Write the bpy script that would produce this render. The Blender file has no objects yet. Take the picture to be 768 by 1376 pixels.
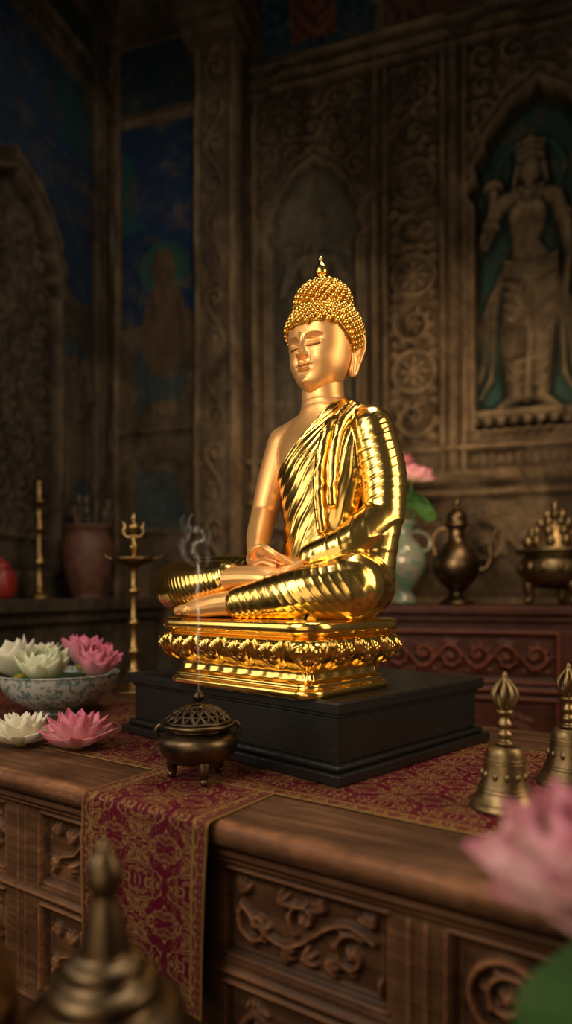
import bpy, math, numpy as np, random
from mathutils import Vector, Matrix
rng=np.random.default_rng(7); random.seed(7)
S=bpy.context.scene
pi=math.pi
# ---------------------------------------------------------------- helpers
def link(o,parent=None):
    S.collection.objects.link(o)
    if parent is not None: o.parent=parent
    return o
def empty(name,loc=(0,0,0),rz=0.0):
    e=bpy.data.objects.new(name,None); e.empty_display_size=.05
    e.location=loc; e.rotation_euler=(0,0,rz); return link(e)
class Geo:
    def __init__(s): s.V=[];s.Q=[];s.T=[];s.n=0;s.A={}
    def add(s,V,Q=None,T=None,**attrs):
        V=np.asarray(V,float).reshape(-1,3)
        if Q is not None and len(Q): s.Q.append(np.asarray(Q,int)+s.n)
        if T is not None and len(T): s.T.append(np.asarray(T,int)+s.n)
        for k,a in attrs.items():
            s.A.setdefault(k,[]).append((s.n,np.asarray(a,float)*np.ones(len(V))))
        s.V.append(V); s.n+=len(V); return s
NEEDPAINT=[]
def build(name,g,mats,parent=None,loc=(0,0,0),rz=0.0,smooth=True,sharp=None,attrs=None,colors=None):
    if isinstance(g,tuple):
        gg=Geo(); gg.add(*g); g=gg
    V=np.concatenate(g.V) if g.V else np.zeros((0,3))
    Q=np.concatenate(g.Q) if g.Q else np.zeros((0,4),int)
    T=np.concatenate(g.T) if g.T else np.zeros((0,3),int)
    me=bpy.data.meshes.new(name)
    me.vertices.add(len(V)); me.vertices.foreach_set('co',V.astype(np.float32).ravel())
    nl=Q.size+T.size; me.loops.add(nl)
    me.loops.foreach_set('vertex_index',np.concatenate([Q.ravel(),T.ravel()]).astype(np.int32))
    npol=len(Q)+len(T); me.polygons.add(npol)
    st=np.concatenate([np.arange(len(Q))*4, Q.size+np.arange(len(T))*3]).astype(np.int32)
    me.polygons.foreach_set('loop_start',st)
    me.polygons.foreach_set('use_smooth',np.full(npol,smooth))
    me.update(calc_edges=True); me.validate()
    for k,l in g.A.items():
        arr=np.zeros(len(V)); 
        for off,a in l: arr[off:off+len(a)]=a
        at=me.attributes.new(k,'FLOAT','POINT'); at.data.foreach_set('value',arr.astype(np.float32))
    if attrs:
        for k,a in attrs.items():
            at=me.attributes.new(k,'FLOAT','POINT'); at.data.foreach_set('value',np.asarray(a,np.float32).ravel())
    if colors is None: colors={'paint':np.zeros((len(V),4))} if mats in NEEDPAINT else {}
    for k,a in colors.items():
        at=me.attributes.new(k,'FLOAT_COLOR','POINT'); at.data.foreach_set('color',np.asarray(a,np.float32).ravel())
    me.materials.append(mats)
    if sharp: me.set_sharp_from_angle(angle=math.radians(sharp))
    o=bpy.data.objects.new(name,me); o.location=loc; o.rotation_euler=(0,0,rz)
    return link(o,parent)
def gridf(nu,nv,wu=False,wv=False):
    I=np.arange(nu if wu else nu-1); J=np.arange(nv if wv else nv-1)
    i,j=np.meshgrid(I,J,indexing='ij'); i=i.ravel(); j=j.ravel()
    i2=(i+1)%nu; j2=(j+1)%nv
    return np.stack([i*nv+j,i*nv+j2,i2*nv+j2,i2*nv+j],1)
def catmull(P,sub):
    P=np.asarray(P,float); 
    if P.ndim==1: P=P[:,None]
    if len(P)==2:
        t=np.linspace(0,1,sub+1)[:,None]; return P[0]*(1-t)+P[1]*t
    E=np.vstack([2*P[0]-P[1],P,2*P[-1]-P[-2]]); out=[]
    for i in range(1,len(E)-2):
        p0,p1,p2,p3=E[i-1:i+3]
        for k in range(sub):
            t=k/sub
            out.append(.5*((2*p1)+(-p0+p2)*t+(2*p0-5*p1+4*p2-p3)*t*t+(-p0+3*p1-3*p2+p3)*t**3))
    out.append(P[-1]); return np.array(out)
def tube(P,R,n=16,sub=6,up=None,closed=False,cap=True):
    P=np.asarray(P,float); R=np.asarray(R,float)
    if R.ndim==0: R=np.full(len(P),float(R))
    if R.ndim==1: R=np.stack([R,R],1)
    if closed: C=P; RR=R
    else: C=catmull(P,sub); RR=np.abs(catmull(R,sub))
    Tn=np.gradient(C,axis=0) if not closed else (np.roll(C,-1,0)-np.roll(C,1,0))
    Tn/=np.linalg.norm(Tn,axis=1)[:,None]+1e-12
    if not closed and cap:
        k=4; a=np.linspace(0,pi/2,k+1)[1:]
        r0=RR[0].min(); r1=RR[-1].min()
        pre=[C[0]-Tn[0]*r0*math.sin(x) for x in a][::-1]; post=[C[-1]+Tn[-1]*r1*math.sin(x) for x in a]
        prR=[RR[0]*max(math.cos(x),.02) for x in a][::-1]; poR=[RR[-1]*max(math.cos(x),.02) for x in a]
        C=np.vstack([pre,C,post]); RR=np.vstack([prR,RR,poR])
        Tn=np.vstack([[Tn[0]]*k,Tn,[Tn[-1]]*k])
    B=np.zeros_like(C)
    if up is not None:
        u=np.asarray(up,float); B=u-Tn*(Tn@u)[:,None]
        B/=np.linalg.norm(B,axis=1)[:,None]+1e-12
    else:
        b=np.cross(Tn[0],[0,0,1.0]); 
        if np.linalg.norm(b)<.2: b=np.cross(Tn[0],[0,1.0,0])
        b/=np.linalg.norm(b)
        for i in range(len(C)):
            b=b-Tn[i]*(b@Tn[i]); b/=np.linalg.norm(b)+1e-12; B[i]=b
    Nn=np.cross(Tn,B)
    th=np.linspace(0,2*pi,n,endpoint=False)
    V=C[:,None,:]+Nn[:,None,:]*(np.cos(th)[None,:,None]*RR[:,0][:,None,None])+B[:,None,:]*(np.sin(th)[None,:,None]*RR[:,1][:,None,None])
    m=len(C); V=V.reshape(-1,3); Q=gridf(m,n,closed,True)
    if closed: return V,Q
    T=[]
    base=len(V); V=np.vstack([V,C[0],C[-1]])
    for j in range(n):
        T.append([base,(j+1)%n,j]); T.append([base+1,(m-1)*n+j,(m-1)*n+(j+1)%n])
    return V,Q,T
def lathe(prof,n=48,center=(0,0),z0=0.0,scale=1.0,sub=0):
    prof=np.asarray(prof,float)*scale
    if sub: prof=catmull(prof,sub)
    r=np.maximum(np.abs(prof[:,0]),1e-5); th=np.linspace(0,2*pi,n,endpoint=False)
    V=np.stack([r[:,None]*np.cos(th)+center[0],r[:,None]*np.sin(th)+center[1],np.repeat(prof[:,1][:,None],n,1)+z0],-1)
    return V.reshape(-1,3),gridf(len(prof),n,False,True)
def ell(c,r,nu=16,nv=24):
    ph=np.linspace(-pi/2,pi/2,nu); th=np.linspace(0,2*pi,nv,endpoint=False)
    V=np.stack([c[0]+r[0]*np.cos(ph)[:,None]*np.cos(th),c[1]+r[1]*np.cos(ph)[:,None]*np.sin(th),c[2]+r[2]*np.repeat(np.sin(ph)[:,None],nv,1)],-1)
    return V.reshape(-1,3),gridf(nu,nv,False,True)
def boxg(x0,x1,y0,y1,z0,z1):
    V=np.array([[x,y,z] for z in(z0,z1) for y in(y0,y1) for x in(x0,x1)],float)
    Q=[[0,2,3,1],[4,5,7,6],[0,1,5,4],[2,6,7,3],[0,4,6,2],[1,3,7,5]]
    return V,Q
def bev(o,w,seg=3):
    m=o.modifiers.new('bevel','BEVEL'); m.width=w; m.segments=seg; m.limit_method='ANGLE'; return o
def noise2(shape,cell,seed=0):
    r=np.random.default_rng(seed); ny,nx=shape
    gy,gx=int(ny/cell)+3,int(nx/cell)+3; g=r.random((gy,gx))
    y=np.arange(ny)/cell; x=np.arange(nx)/cell
    yi=y.astype(int); xi=x.astype(int); fy=y-yi; fx=x-xi
    fy=fy*fy*(3-2*fy); fx=fx*fx*(3-2*fx)
    a=g[yi][:,xi];b=g[yi][:,xi+1];c=g[yi+1][:,xi];d=g[yi+1][:,xi+1]
    return (a*(1-fx)+b*fx)*(1-fy)[:,None]+(c*(1-fx)+d*fx)*fy[:,None]
def sm(x,a,b):
    t=np.clip((x-a)/(b-a),0,1); return t*t*(3-2*t)
# ---------------------------------------------------------------- relief height maps
class HM:
    def __init__(s,x0,x1,z0,z1,res):
        s.res=res; s.x=np.arange(x0,x1+res*.5,res); s.z=np.arange(z0,z1+res*.5,res)
        s.B=np.zeros((len(s.z),len(s.x))); s.R=np.zeros_like(s.B); s.C=np.zeros(s.B.shape+(4,)); s.X,s.Z=np.meshgrid(s.x,s.z)
    def win(s,xa,xb,za,zb):
        i0=max(0,int((xa-s.x[0])/s.res)); i1=min(len(s.x),int((xb-s.x[0])/s.res)+2)
        j0=max(0,int((za-s.z[0])/s.res)); j1=min(len(s.z),int((zb-s.z[0])/s.res)+2)
        return slice(j0,max(j0,j1)),slice(i0,max(i0,i1))
    def stroke(s,pts,w,h,clip=None):
        pts=np.asarray(pts,float); k=len(pts); w=np.broadcast_to(np.asarray(w,float),(k,)) if np.ndim(w)==0 or len(w)==k else np.interp(np.linspace(0,1,k),np.linspace(0,1,len(w)),w)
        for i in range(k-1):
            a,b=pts[i],pts[i+1]; wm=max(w[i],w[i+1])
            sl=s.win(min(a[0],b[0])-wm,max(a[0],b[0])+wm,min(a[1],b[1])-wm,max(a[1],b[1])+wm)
            X=s.X[sl]; 
            if X.size==0: continue
            Z=s.Z[sl]; d=b-a; L=d@d+1e-12
            t=np.clip(((X-a[0])*d[0]+(Z-a[1])*d[1])/L,0,1)
            dd=(X-a[0]-t*d[0])**2+(Z-a[1]-t*d[1])**2; ww=w[i]*(1-t)+w[i+1]*t+1e-6
            p=h*np.sqrt(np.clip(1-dd/ww**2,0,1))
            if clip is not None: p=p*clip[sl]
            s.R[sl]=np.maximum(s.R[sl],p)
    def blob(s,cx,cz,rx,rz,h,ang=0,clip=None):
        r=max(rx,rz); sl=s.win(cx-r,cx+r,cz-r,cz+r); X=s.X[sl]-cx; Z=s.Z[sl]-cz
        if X.size==0: return
        c,q=math.cos(ang),math.sin(ang); u=(X*c+Z*q)/rx; v=(-X*q+Z*c)/rz
        p=h*np.sqrt(np.clip(1-u*u-v*v,0,1))
        if clip is not None: p=p*clip[sl]
        s.R[sl]=np.maximum(s.R[sl],p)
    def ring(s,cx,cz,r,w,h,clip=None,n=28):
        t=np.linspace(0,2*pi,n); s.stroke(np.stack([cx+r*np.cos(t),cz+r*np.sin(t)],1),w,h,clip)
    def leaf(s,x,z,ang,L,w,h,clip=None,curl=.6):
        t=np.linspace(0,1,7); a=ang+curl*t; dx=np.cumsum(np.cos(a))*L/7; dz=np.cumsum(np.sin(a))*L/7
        s.stroke(np.stack([x+dx,z+dz],1),w*np.sin(pi*np.clip(t*.85+.12,0,1)),h,clip)
    def scroll(s,cx,cz,r,sgn,a0,h,clip=None,turns=1.35,leaves=6):
        t=np.linspace(0,1,22); a=a0+sgn*t*turns*2*pi; rr=r*(1-.86*t)
        P=np.stack([cx+rr*np.cos(a),cz+rr*np.sin(a)],1)
        s.stroke(P,r*(.17-.07*t),h,clip)
        for k in range(leaves):
            tt=k/leaves*.62; aa=a0+sgn*tt*turns*2*pi; q=r*(1-.86*tt)
            s.leaf(cx+q*math.cos(aa),cz+q*math.sin(aa),aa+sgn*.7,r*.5,r*.15,h*.8,clip,curl=sgn*1.3)
        s.blob(cx,cz,r*.26,r*.26,h*1.1,clip=clip)
        for k in range(5):
            aa=k*2*pi/5; s.blob(cx+r*.3*math.cos(aa),cz+r*.3*math.sin(aa),r*.13,r*.13,h*.8,clip=clip)
    def rosette(s,cx,cz,r,h,clip=None):
        s.ring(cx,cz,r,r*.10,h,clip); s.ring(cx,cz,r*.84,r*.045,h*.7,clip)
        for k in range(8):
            a=k*pi/4; s.blob(cx+r*.5*math.cos(a),cz+r*.5*math.sin(a),r*.27,r*.15,h*.95,ang=a,clip=clip)
            a+=pi/8; s.leaf(cx+r*.55*math.cos(a),cz+r*.55*math.sin(a),a,r*.25,r*.07,h*.7,clip,curl=.5)
        for k in range(6):
            a=k*pi/3; s.blob(cx+r*.2*math.cos(a),cz+r*.2*math.sin(a),r*.11,r*.11,h*1.1,clip=clip)
        s.blob(cx,cz,r*.12,r*.12,h*1.3,clip=clip)
    def rosband(s,x0,x1,z0,z1,h):
        w=x1-x0; n=max(1,round((z1-z0)/w)); d=(z1-z0)/n; cx=(x0+x1)/2
        for k in range(n):
            zc=z0+(k+.5)*d
            if k%2: s.rosette(cx,zc,w*.43,h)
            else: s.scroll(cx,zc,w*.43,1 if k%4 else -1,k*1.3,h,leaves=8)
            for sx in(-1,1):
                for sz in(-1,1):
                    for q in(-.5,0,.5): s.leaf(cx+sx*w*.46,zc+sz*d*.46,math.atan2(-sz,-sx)+q,w*.2,w*.045,h*.8,curl=.5*sx)
    def scrollfill(s,x0,x1,z0,z1,c,h,clip=None):
        nx=max(1,round((x1-x0)/c)); nz=max(1,round((z1-z0)/c)); cx=(x1-x0)/nx; cz=(z1-z0)/nz
        for i in range(nx):
            for j in range(nz):
                sg=1 if (i+j)%2 else -1; X=x0+(i+.5)*cx+random.uniform(-.1,.1)*cx; Z=z0+(j+.5)*cz+random.uniform(-.1,.1)*cz
                s.scroll(X,Z,min(cx,cz)*random.uniform(.42,.5),sg,random.random()*6.28,h,clip,leaves=7)
                for q in range(3): s.leaf(x0+i*cx,z0+j*cz,random.random()*6.28,c*.3,c*.06,h*.8,clip,curl=1.)
    def vine(s,x0,x1,z0,z1,n,h,vert=False,clip=None):
        L=(z1-z0) if vert else (x1-x0); Wd=(x1-x0) if vert else (z1-z0)
        t=np.linspace(0,1,n*10); amp=Wd*.30
        a=t*L; b=amp*np.sin(t*n*pi)
        mid=(x0+x1)/2 if vert else (z0+z1)/2
        P=np.stack([mid+b,z0+a],1) if vert else np.stack([x0+a,mid+b],1)
        s.stroke(P,Wd*.055,h*.8,clip)
        for k in range(n):
            tt=(k+.5)/n; sg=1 if k%2==0 else -1; off=-sg*Wd*.04
            if vert: s.scroll(mid+off,z0+tt*L,Wd*.30,sg,(pi if sg<0 else 0),h,clip)
            else: s.scroll(x0+tt*L,mid+off,min(Wd*.34,L/n*.42),-sg,sg*pi/2,h,clip)
            for q in range(4):
                if vert: s.leaf(mid+sg*Wd*.34,z0+(tt+.2*(q-1.5)/n)*L,(0 if sg>0 else pi)+.5*(q-1.5),Wd*.16,Wd*.035,h*.7,clip)
                else: s.leaf(x0+(tt+.2*(q-1.5)/n)*L,mid+sg*Wd*.30,sg*pi/2+.5*(q-1.5),Wd*.16,Wd*.035,h*.7,clip)
    def poly(s,P):
        P=np.asarray(P); m=np.zeros(s.B.shape,bool); sl=s.win(P[:,0].min(),P[:,0].max(),P[:,1].min(),P[:,1].max())
        X=s.X[sl];Z=s.Z[sl]; r=np.zeros(X.shape,bool); n=len(P)
        for i in range(n):
            x1,z1=P[i];x2,z2=P[(i+1)%n]
            if z1==z2: continue
            c=((z1>Z)!=(z2>Z))&(X<(x2-x1)*(Z-z1)/(z2-z1)+x1); r^=c
        m[sl]=r; return m
    def rect(s,x0,x1,z0,z1): return (s.X>=x0)&(s.X<=x1)&(s.Z>=z0)&(s.Z<=z1)
    def frame(s,x0,x1,z0,z1,w,h):
        s.stroke([(x0,z0),(x1,z0),(x1,z1),(x0,z1),(x0,z0)],w,h)
    def blur(s,A,n=1):
        for _ in range(n):
            A=A.copy(); A[1:-1]=(A[:-2]+2*A[1:-1]+A[2:])/4; A[:,1:-1]=(A[:,:-2]+2*A[:,1:-1]+A[:,2:])/4
        return A
    def mesh(s,name,O,D,Nn,mat,parent=None,bl=1,cs=.02,**kw):
        H=s.blur(s.B+s.R,bl); O=np.array(O,float);D=np.array(D,float);Nn=np.array(Nn,float)
        V=O+s.X[...,None]*D+s.Z[...,None]*np.array([0,0,1.])+H[...,None]*Nn
        g=Geo(); g.add(V.reshape(-1,3),gridf(*s.B.shape))
        cav=np.clip(.5+(H-s.blur(H,14))/cs,0,1)  # recess and height mask, used to darken crevices in the colour
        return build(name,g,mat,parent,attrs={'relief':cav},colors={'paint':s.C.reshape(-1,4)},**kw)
def archpoly(cx,hw,z0,zs,za,n=4,amp=.05):
    t=np.linspace(0,1,60); w=hw*(1-t**2.2)**.75; w=w+amp*np.abs(np.sin(n*pi*t))*(1-t)-.0
    w[-1]=0; z=zs+(za-zs)*t; w=np.where(t>.85,w*np.clip((1-t)/.15,0,1)**.6,w)
    R=np.stack([cx+w,z],1); L=np.stack([cx-w,z],1)[::-1]
    return np.vstack([[(cx+hw,z0)],R,L,[(cx-hw,z0)]])
def deity(h,cx,zf,Hh,e,clip=None):
    def p(x,z): return (cx+x*Hh,zf+z*Hh)
    def st(pts,w,k=1.): h.stroke([p(*q) for q in pts],[a*Hh for a in w],e*k,clip)
    h.ring(cx+.01*Hh,zf+.885*Hh,.115*Hh,.008*Hh,e*.25,clip)
    st([(.01,.52),(-.01,.42),(-.045,.27),(-.04,.06)],[.088,.080,.055,.034],.8); st([(.03,.52),(.05,.40),(.045,.27),(.045,.06)],[.085,.072,.052,.034],.8)
    for k in range(9):
        zt_=.47-.045*k; st([(-.085+.003*k,zt_+.01),(-.04,zt_-.02),(.005,zt_-.012)],[.005,.006,.004],.93)
        st([(.09-.003*k,zt_+.01),(.05,zt_-.02),(.012,zt_-.012)],[.005,.006,.004],.93)
    st([(.01,.5),(.005,.3),(.0,.05)],[.018,.014,.022],.95)
    for sg in(-1,1):
        for k in range(3): st([(sg*.08,.54),(sg*(.115+.02*k),.36),(sg*(.125+.03*k),.14+.03*k),(sg*(.165+.02*k),.06)],[.010,.014,.012,.005],.4)
        st([(sg*.05,.05),(sg*.095,.018)],[.028,.020],.7)
    st([(.0,.74),(.0,.69),(-.005,.63),(.01,.56),(.015,.52)],[.070,.064,.047,.070,.088],1.)
    for sg in(-1,1): h.blob(*p(sg*.034,.715),.034*Hh,.034*Hh,e*1.22,clip=clip)
    st([(-.080,.770),(.080,.765)],[.036,.036],.92)
    st([(.002,.78),(.008,.835)],[.024,.026],.9)
    h.blob(cx+.01*Hh,zf+.868*Hh,.043*Hh,.058*Hh,e*1.15,clip=clip)
    st([(.01,.90),(.012,.955),(.013,.99)],[.046,.030,.008],.95)
    for zz in(.905,.93,.955): st([(-.035,zz),(.01,zz+.008),(.055,zz)],[.007]*3,1.1)
    for sg in(-1,1): st([(.01+sg*.045,.88),(.01+sg*.055,.83)],[.012,.008],.9)
    st([(-.098,.765),(-.135,.67),(-.150,.635)],[.030,.025,.022],.9); st([(-.150,.635),(-.135,.70),(-.120,.775)],[.022,.018,.014],1.)
    h.blob(*p(-.117,.80),.022*Hh,.028*Hh,e,clip=clip)
    for k in range(6): h.leaf(*p(-.117,.825),.5+k*.42,.045*Hh,.012*Hh,e*.6,clip,curl=.2)
    st([(.098,.76),(.130,.66),(.142,.56),(.132,.47)],[.030,.026,.021,.015],.9); st([(.132,.47),(.13,.43)],[.019,.009],.8)
    for zz in(.555,.535,.515): st([(-.075,zz),(.01,zz-.03),(.10,zz)],[.008]*3,1.15)
    st([(.01,.52),(.04,.40),(.0,.36),(-.04,.40),(.0,.50)],[.007]*5,1.05)
    st([(-.045,.80),(-.03,.74),(0,.715),(.035,.74),(.05,.80)],[.007]*5,1.25); st([(-.03,.80),(0,.765),(.035,.80)],[.006]*3,1.2)
    for sx in(-.125,.122): st([(sx-.025,.69),(sx+.025,.69)],[.008,.008],1.1)
    h.stroke([p(-.2,-.005),p(.2,-.005)],.03*Hh,e*1.0,clip)
    for k in range(9): h.blob(*p(-.18+.045*k,-.03),.022*Hh,.025*Hh,e*1.0,clip=clip)
# ---------------------------------------------------------------- materials
def M(name):
    m=bpy.data.materials.new(name); m.use_nodes=True; nt=m.node_tree; b=nt.nodes['Principled BSDF']; return m,nt,b
def nd(nt,t,**kw):
    n=nt.nodes.new(t)
    for k,v in kw.items(): n.inputs[k.replace('__',' ')].default_value=v
    return n
def L(nt,a,b): nt.links.new(a,b)
def ramp(nt,stops,interp='LINEAR'):
    r=nt.nodes.new('ShaderNodeValToRGB'); r.color_ramp.interpolation=interp
    e=r.color_ramp.elements
    while len(e)<len(stops): e.new(.5)
    for i,(p,c) in enumerate(stops): e[i].position=p; e[i].color=(*c,1) if len(c)==3 else c
    return r
def math_(nt,op,a,b=None,c=None):
    n=nt.nodes.new('ShaderNodeMath'); n.operation=op
    for i,v in enumerate((a,b,c)):
        if v is None: continue
        if isinstance(v,(int,float)): n.inputs[i].default_value=v
        else: nt.links.new(v,n.inputs[i])
    return n.outputs[0]
def mixc(nt,f,a,b,bt='MIX'):
    n=nt.nodes.new('ShaderNodeMix'); n.data_type='RGBA'; n.blend_type=bt
    for s,v in((0,f),(6,a),(7,b)):
        if isinstance(v,(int,float)): n.inputs[s].default_value=v
        elif isinstance(v,tuple): n.inputs[s].default_value=(*v,1) if len(v)==3 else v
        else: nt.links.new(v,n.inputs[s])
    return n.outputs[2]
def objco(nt,scale=(1,1,1)):
    tc=nt.nodes.new('ShaderNodeTexCoord'); mp=nt.nodes.new('ShaderNodeMapping'); mp.inputs['Scale'].default_value=scale
    L(nt,tc.outputs['Object'],mp.inputs[0]); return mp.outputs[0]
def noise(nt,vec,scale,detail=5,rough=.55,dist=0):
    n=nd(nt,'ShaderNodeTexNoise',Scale=scale,Detail=detail,Roughness=rough,Distortion=dist); L(nt,vec,n.inputs['Vector']); return n.outputs['Fac']
def bump(nt,b,hgt,strength=.3,dist=.01):
    n=nd(nt,'ShaderNodeBump',Strength=strength,Distance=dist); L(nt,hgt,n.inputs['Height']); L(nt,n.outputs[0],b.inputs['Normal'])
def attr(nt,name):
    n=nt.nodes.new('ShaderNodeAttribute'); n.attribute_name=name; return n
def simple(name,col,rough=.5,metal=0,var=.25,ns=30,bs=.15,bd=.002,sc=(1,1,1),rv=.12):
    m,nt,b=M(name); v=objco(nt,sc); f=noise(nt,v,ns)
    c2=tuple(x*(1-var) for x in col); c3=tuple(min(1,x*(1+var)) for x in col)
    r=ramp(nt,[(.3,c2),(.7,c3)]); L(nt,f,r.inputs[0]); L(nt,r.outputs[0],b.inputs['Base Color'])
    b.inputs['Metallic'].default_value=metal
    L(nt,math_(nt,'MULTIPLY_ADD',noise(nt,v,ns*2.3),rv*2,rough-rv),b.inputs['Roughness'])
    if bs: bump(nt,b,noise(nt,v,ns*3),bs,bd)
    return m
def stone_mat(name,dark,light):
    m,nt,b=M(name); v=objco(nt)
    f1=noise(nt,v,1.4,8,.62,.4); f2=noise(nt,v,14,8,.7); f3=noise(nt,v,60,4,.7)
    f=math_(nt,'ADD',math_(nt,'MULTIPLY',f1,.6),math_(nt,'MULTIPLY',f2,.4))
    r=ramp(nt,[(.36,dark),(.5,tuple((a+c)/2 for a,c in zip(dark,light))),(.64,light)]); L(nt,f,r.inputs[0])
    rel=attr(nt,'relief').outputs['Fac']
    rr=ramp(nt,[(.15,(.36,.33,.30)),(.5,(.85,.85,.85)),(.9,(1.3,1.27,1.22))]); L(nt,rel,rr.inputs[0])  # crevice shade put into the colour for relief contrast; raised parts worn lighter
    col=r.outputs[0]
    stn=ramp(nt,[(.40,(.45,.43,.42)),(.58,(1,1,1))]); L(nt,noise(nt,objco(nt,(1,1,.45)),2.6,7,.7,.8),stn.inputs[0])
    col=mixc(nt,1.,col,stn.outputs[0],'MULTIPLY')
    pa=attr(nt,'paint')
    wear=ramp(nt,[(.36,(0,0,0)),(.5,(1,1,1))]); L(nt,math_(nt,'ADD',math_(nt,'MULTIPLY',noise(nt,v,5,9,.75,.5),.75),math_(nt,'MULTIPLY',f3,.25)),wear.inputs[0])
    col=mixc(nt,math_(nt,'MULTIPLY',pa.outputs['Alpha'],wear.outputs[0]),col,pa.outputs['Color'])
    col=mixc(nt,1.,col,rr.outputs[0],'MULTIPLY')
    L(nt,col,b.inputs['Base Color']); b.inputs['Roughness'].default_value=.88
    b.inputs['Specular IOR Level'].default_value=.2
    hh=math_(nt,'ADD',math_(nt,'MULTIPLY',f2,1.),math_(nt,'MULTIPLY',f3,.5)); bump(nt,b,hh,.8,.03)
    NEEDPAINT.append(m); return m
def wood_mat(name,dark,mid,light,rough=.42,gloss=.3):
    m,nt,b=M(name)
    v=objco(nt,(1.2,14,14)); v2=objco(nt)
    f=noise(nt,v,3.2,9,.68,.6); g=noise(nt,v2,5,7,.65); fs=noise(nt,v2,45,6,.7)
    r=ramp(nt,[(.32,dark),(.5,mid),(.70,light)]); L(nt,math_(nt,'ADD',math_(nt,'MULTIPLY',f,.55),math_(nt,'MULTIPLY',g,.45)),r.inputs[0])
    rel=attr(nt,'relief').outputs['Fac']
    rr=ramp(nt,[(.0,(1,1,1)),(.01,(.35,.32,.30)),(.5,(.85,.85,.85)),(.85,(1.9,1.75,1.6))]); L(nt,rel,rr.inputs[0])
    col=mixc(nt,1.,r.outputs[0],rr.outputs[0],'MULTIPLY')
    L(nt,col,b.inputs['Base Color'])
    L(nt,math_(nt,'MULTIPLY_ADD',g,.4,rough-.18),b.inputs['Roughness'])
    b.inputs['Specular IOR Level'].default_value=gloss
    bump(nt,b,math_(nt,'ADD',f,math_(nt,'MULTIPLY',fs,.5)),.5,.004); return m
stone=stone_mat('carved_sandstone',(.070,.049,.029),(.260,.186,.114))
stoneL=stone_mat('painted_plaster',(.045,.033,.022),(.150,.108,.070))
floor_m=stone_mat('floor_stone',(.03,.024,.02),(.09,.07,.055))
wood=wood_mat('aged_altar_wood',(.022,.010,.0055),(.098,.043,.020),(.235,.115,.055),.50,.24)
woodred=wood_mat('red_carved_wood',(.035,.009,.0055),(.10,.028,.015),(.19,.060,.033))
blackm=simple('black_lacquer_wood',(.008,.007,.0062),.40,0,.4,25,.12,.001,(1,8,8),.08)
def gold(name,col,rough,metal=1.,bs=.05):
    m,nt,b=M(name); v=objco(nt); f=noise(nt,v,22,4)
    r=ramp(nt,[(.35,tuple(x*.93 for x in col)),(.65,col)]); L(nt,f,r.inputs[0]); L(nt,r.outputs[0],b.inputs['Base Color'])
    b.inputs['Metallic'].default_value=metal; L(nt,math_(nt,'MULTIPLY_ADD',f,.08,rough-.04),b.inputs['Roughness'])
    if bs: bump(nt,b,noise(nt,v,160,3),bs,.001)
    return m
G_POL=(1.0,.67,.185); G_SKIN=(.97,.53,.20)
gold_p=gold('polished_gold',G_POL,.20); gold_hair=gold('hair_gold',(.88,.51,.11),.32)
def body_mat():
    m,nt,b=M('robe_and_satin_gold'); v=objco(nt); rb=attr(nt,'robe').outputs['Fac']
    k=ramp(nt,[(.46,(0,0,0)),(.54,(1,1,1))]); L(nt,rb,k.inputs[0]); K=k.outputs[0]
    f=noise(nt,v,200,3)
    col=mixc(nt,K,G_SKIN,G_POL)
    dk=attr(nt,'dark').outputs['Fac']; col=mixc(nt,dk,col,(.12,.035,.010))
    L(nt,col,b.inputs['Base Color'])
    L(nt,math_(nt,'MULTIPLY_ADD',K,-.24,.44),b.inputs['Roughness'])
    L(nt,math_(nt,'MULTIPLY_ADD',K,.26,.74),b.inputs['Metallic'])
    n=nd(nt,'ShaderNodeBump',Strength=.04,Distance=.001); L(nt,f,n.inputs['Height']); L(nt,n.outputs[0],b.inputs['Normal'])
    return m
gold_body=body_mat()
bronze=simple('dark_bronze',(.11,.075,.042),.38,1,.45,18,.25,.002)
bronze_d=simple('blackened_bronze',(.060,.042,.027),.40,1,.45,18,.25,.002)
brass=simple('aged_brass',(.36,.23,.09),.38,1,.4,25,.2,.002)
brassd=simple('dull_brass',(.24,.17,.085),.42,1,.4,25,.25,.002)
clay=simple('clay_red',(.10,.04,.025),.6,0,.4,20,.2,.003)
redm=simple('red_lacquer',(.22,.015,.012),.4,0,.2)
greenm=simple('lotus_leaf_green',(.030,.09,.018),.5,0,.4,12,.2,.002)
sticks=simple('incense_stick_wood',(.08,.05,.03),.7,0,.4)
def petal_mat(name,base,tip,p=1.4):
    m,nt,b=M(name); t=attr(nt,'tip').outputs['Fac']; tt=math_(nt,'POWER',t,p)
    v=objco(nt); f=noise(nt,v,60,3); 
    col=mixc(nt,math_(nt,'MULTIPLY_ADD',f,.25,math_(nt,'MULTIPLY_ADD',tt,.9,-.08)),base,tip); L(nt,col,b.inputs['Base Color'])
    b.inputs['Roughness'].default_value=.5; b.inputs['Subsurface Weight'].default_value=.15; b.inputs['Subsurface Radius'].default_value=(.01,.006,.004); return m
pet_pink=petal_mat('pink_lotus_petal',(.80,.55,.50),(.62,.10,.22),1.2)
pet_palepink=petal_mat('pale_pink_petal',(.82,.66,.62),(.60,.14,.28),2.2)
pet_white=petal_mat('white_lotus_petal',(.66,.62,.36),(.80,.75,.62),.5)
pet_green=petal_mat('greenish_white_petal',(.40,.48,.18),(.74,.74,.54),.7)
seedm=simple('lotus_seed_yellow',(.55,.42,.08),.6,0,.3)
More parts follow.
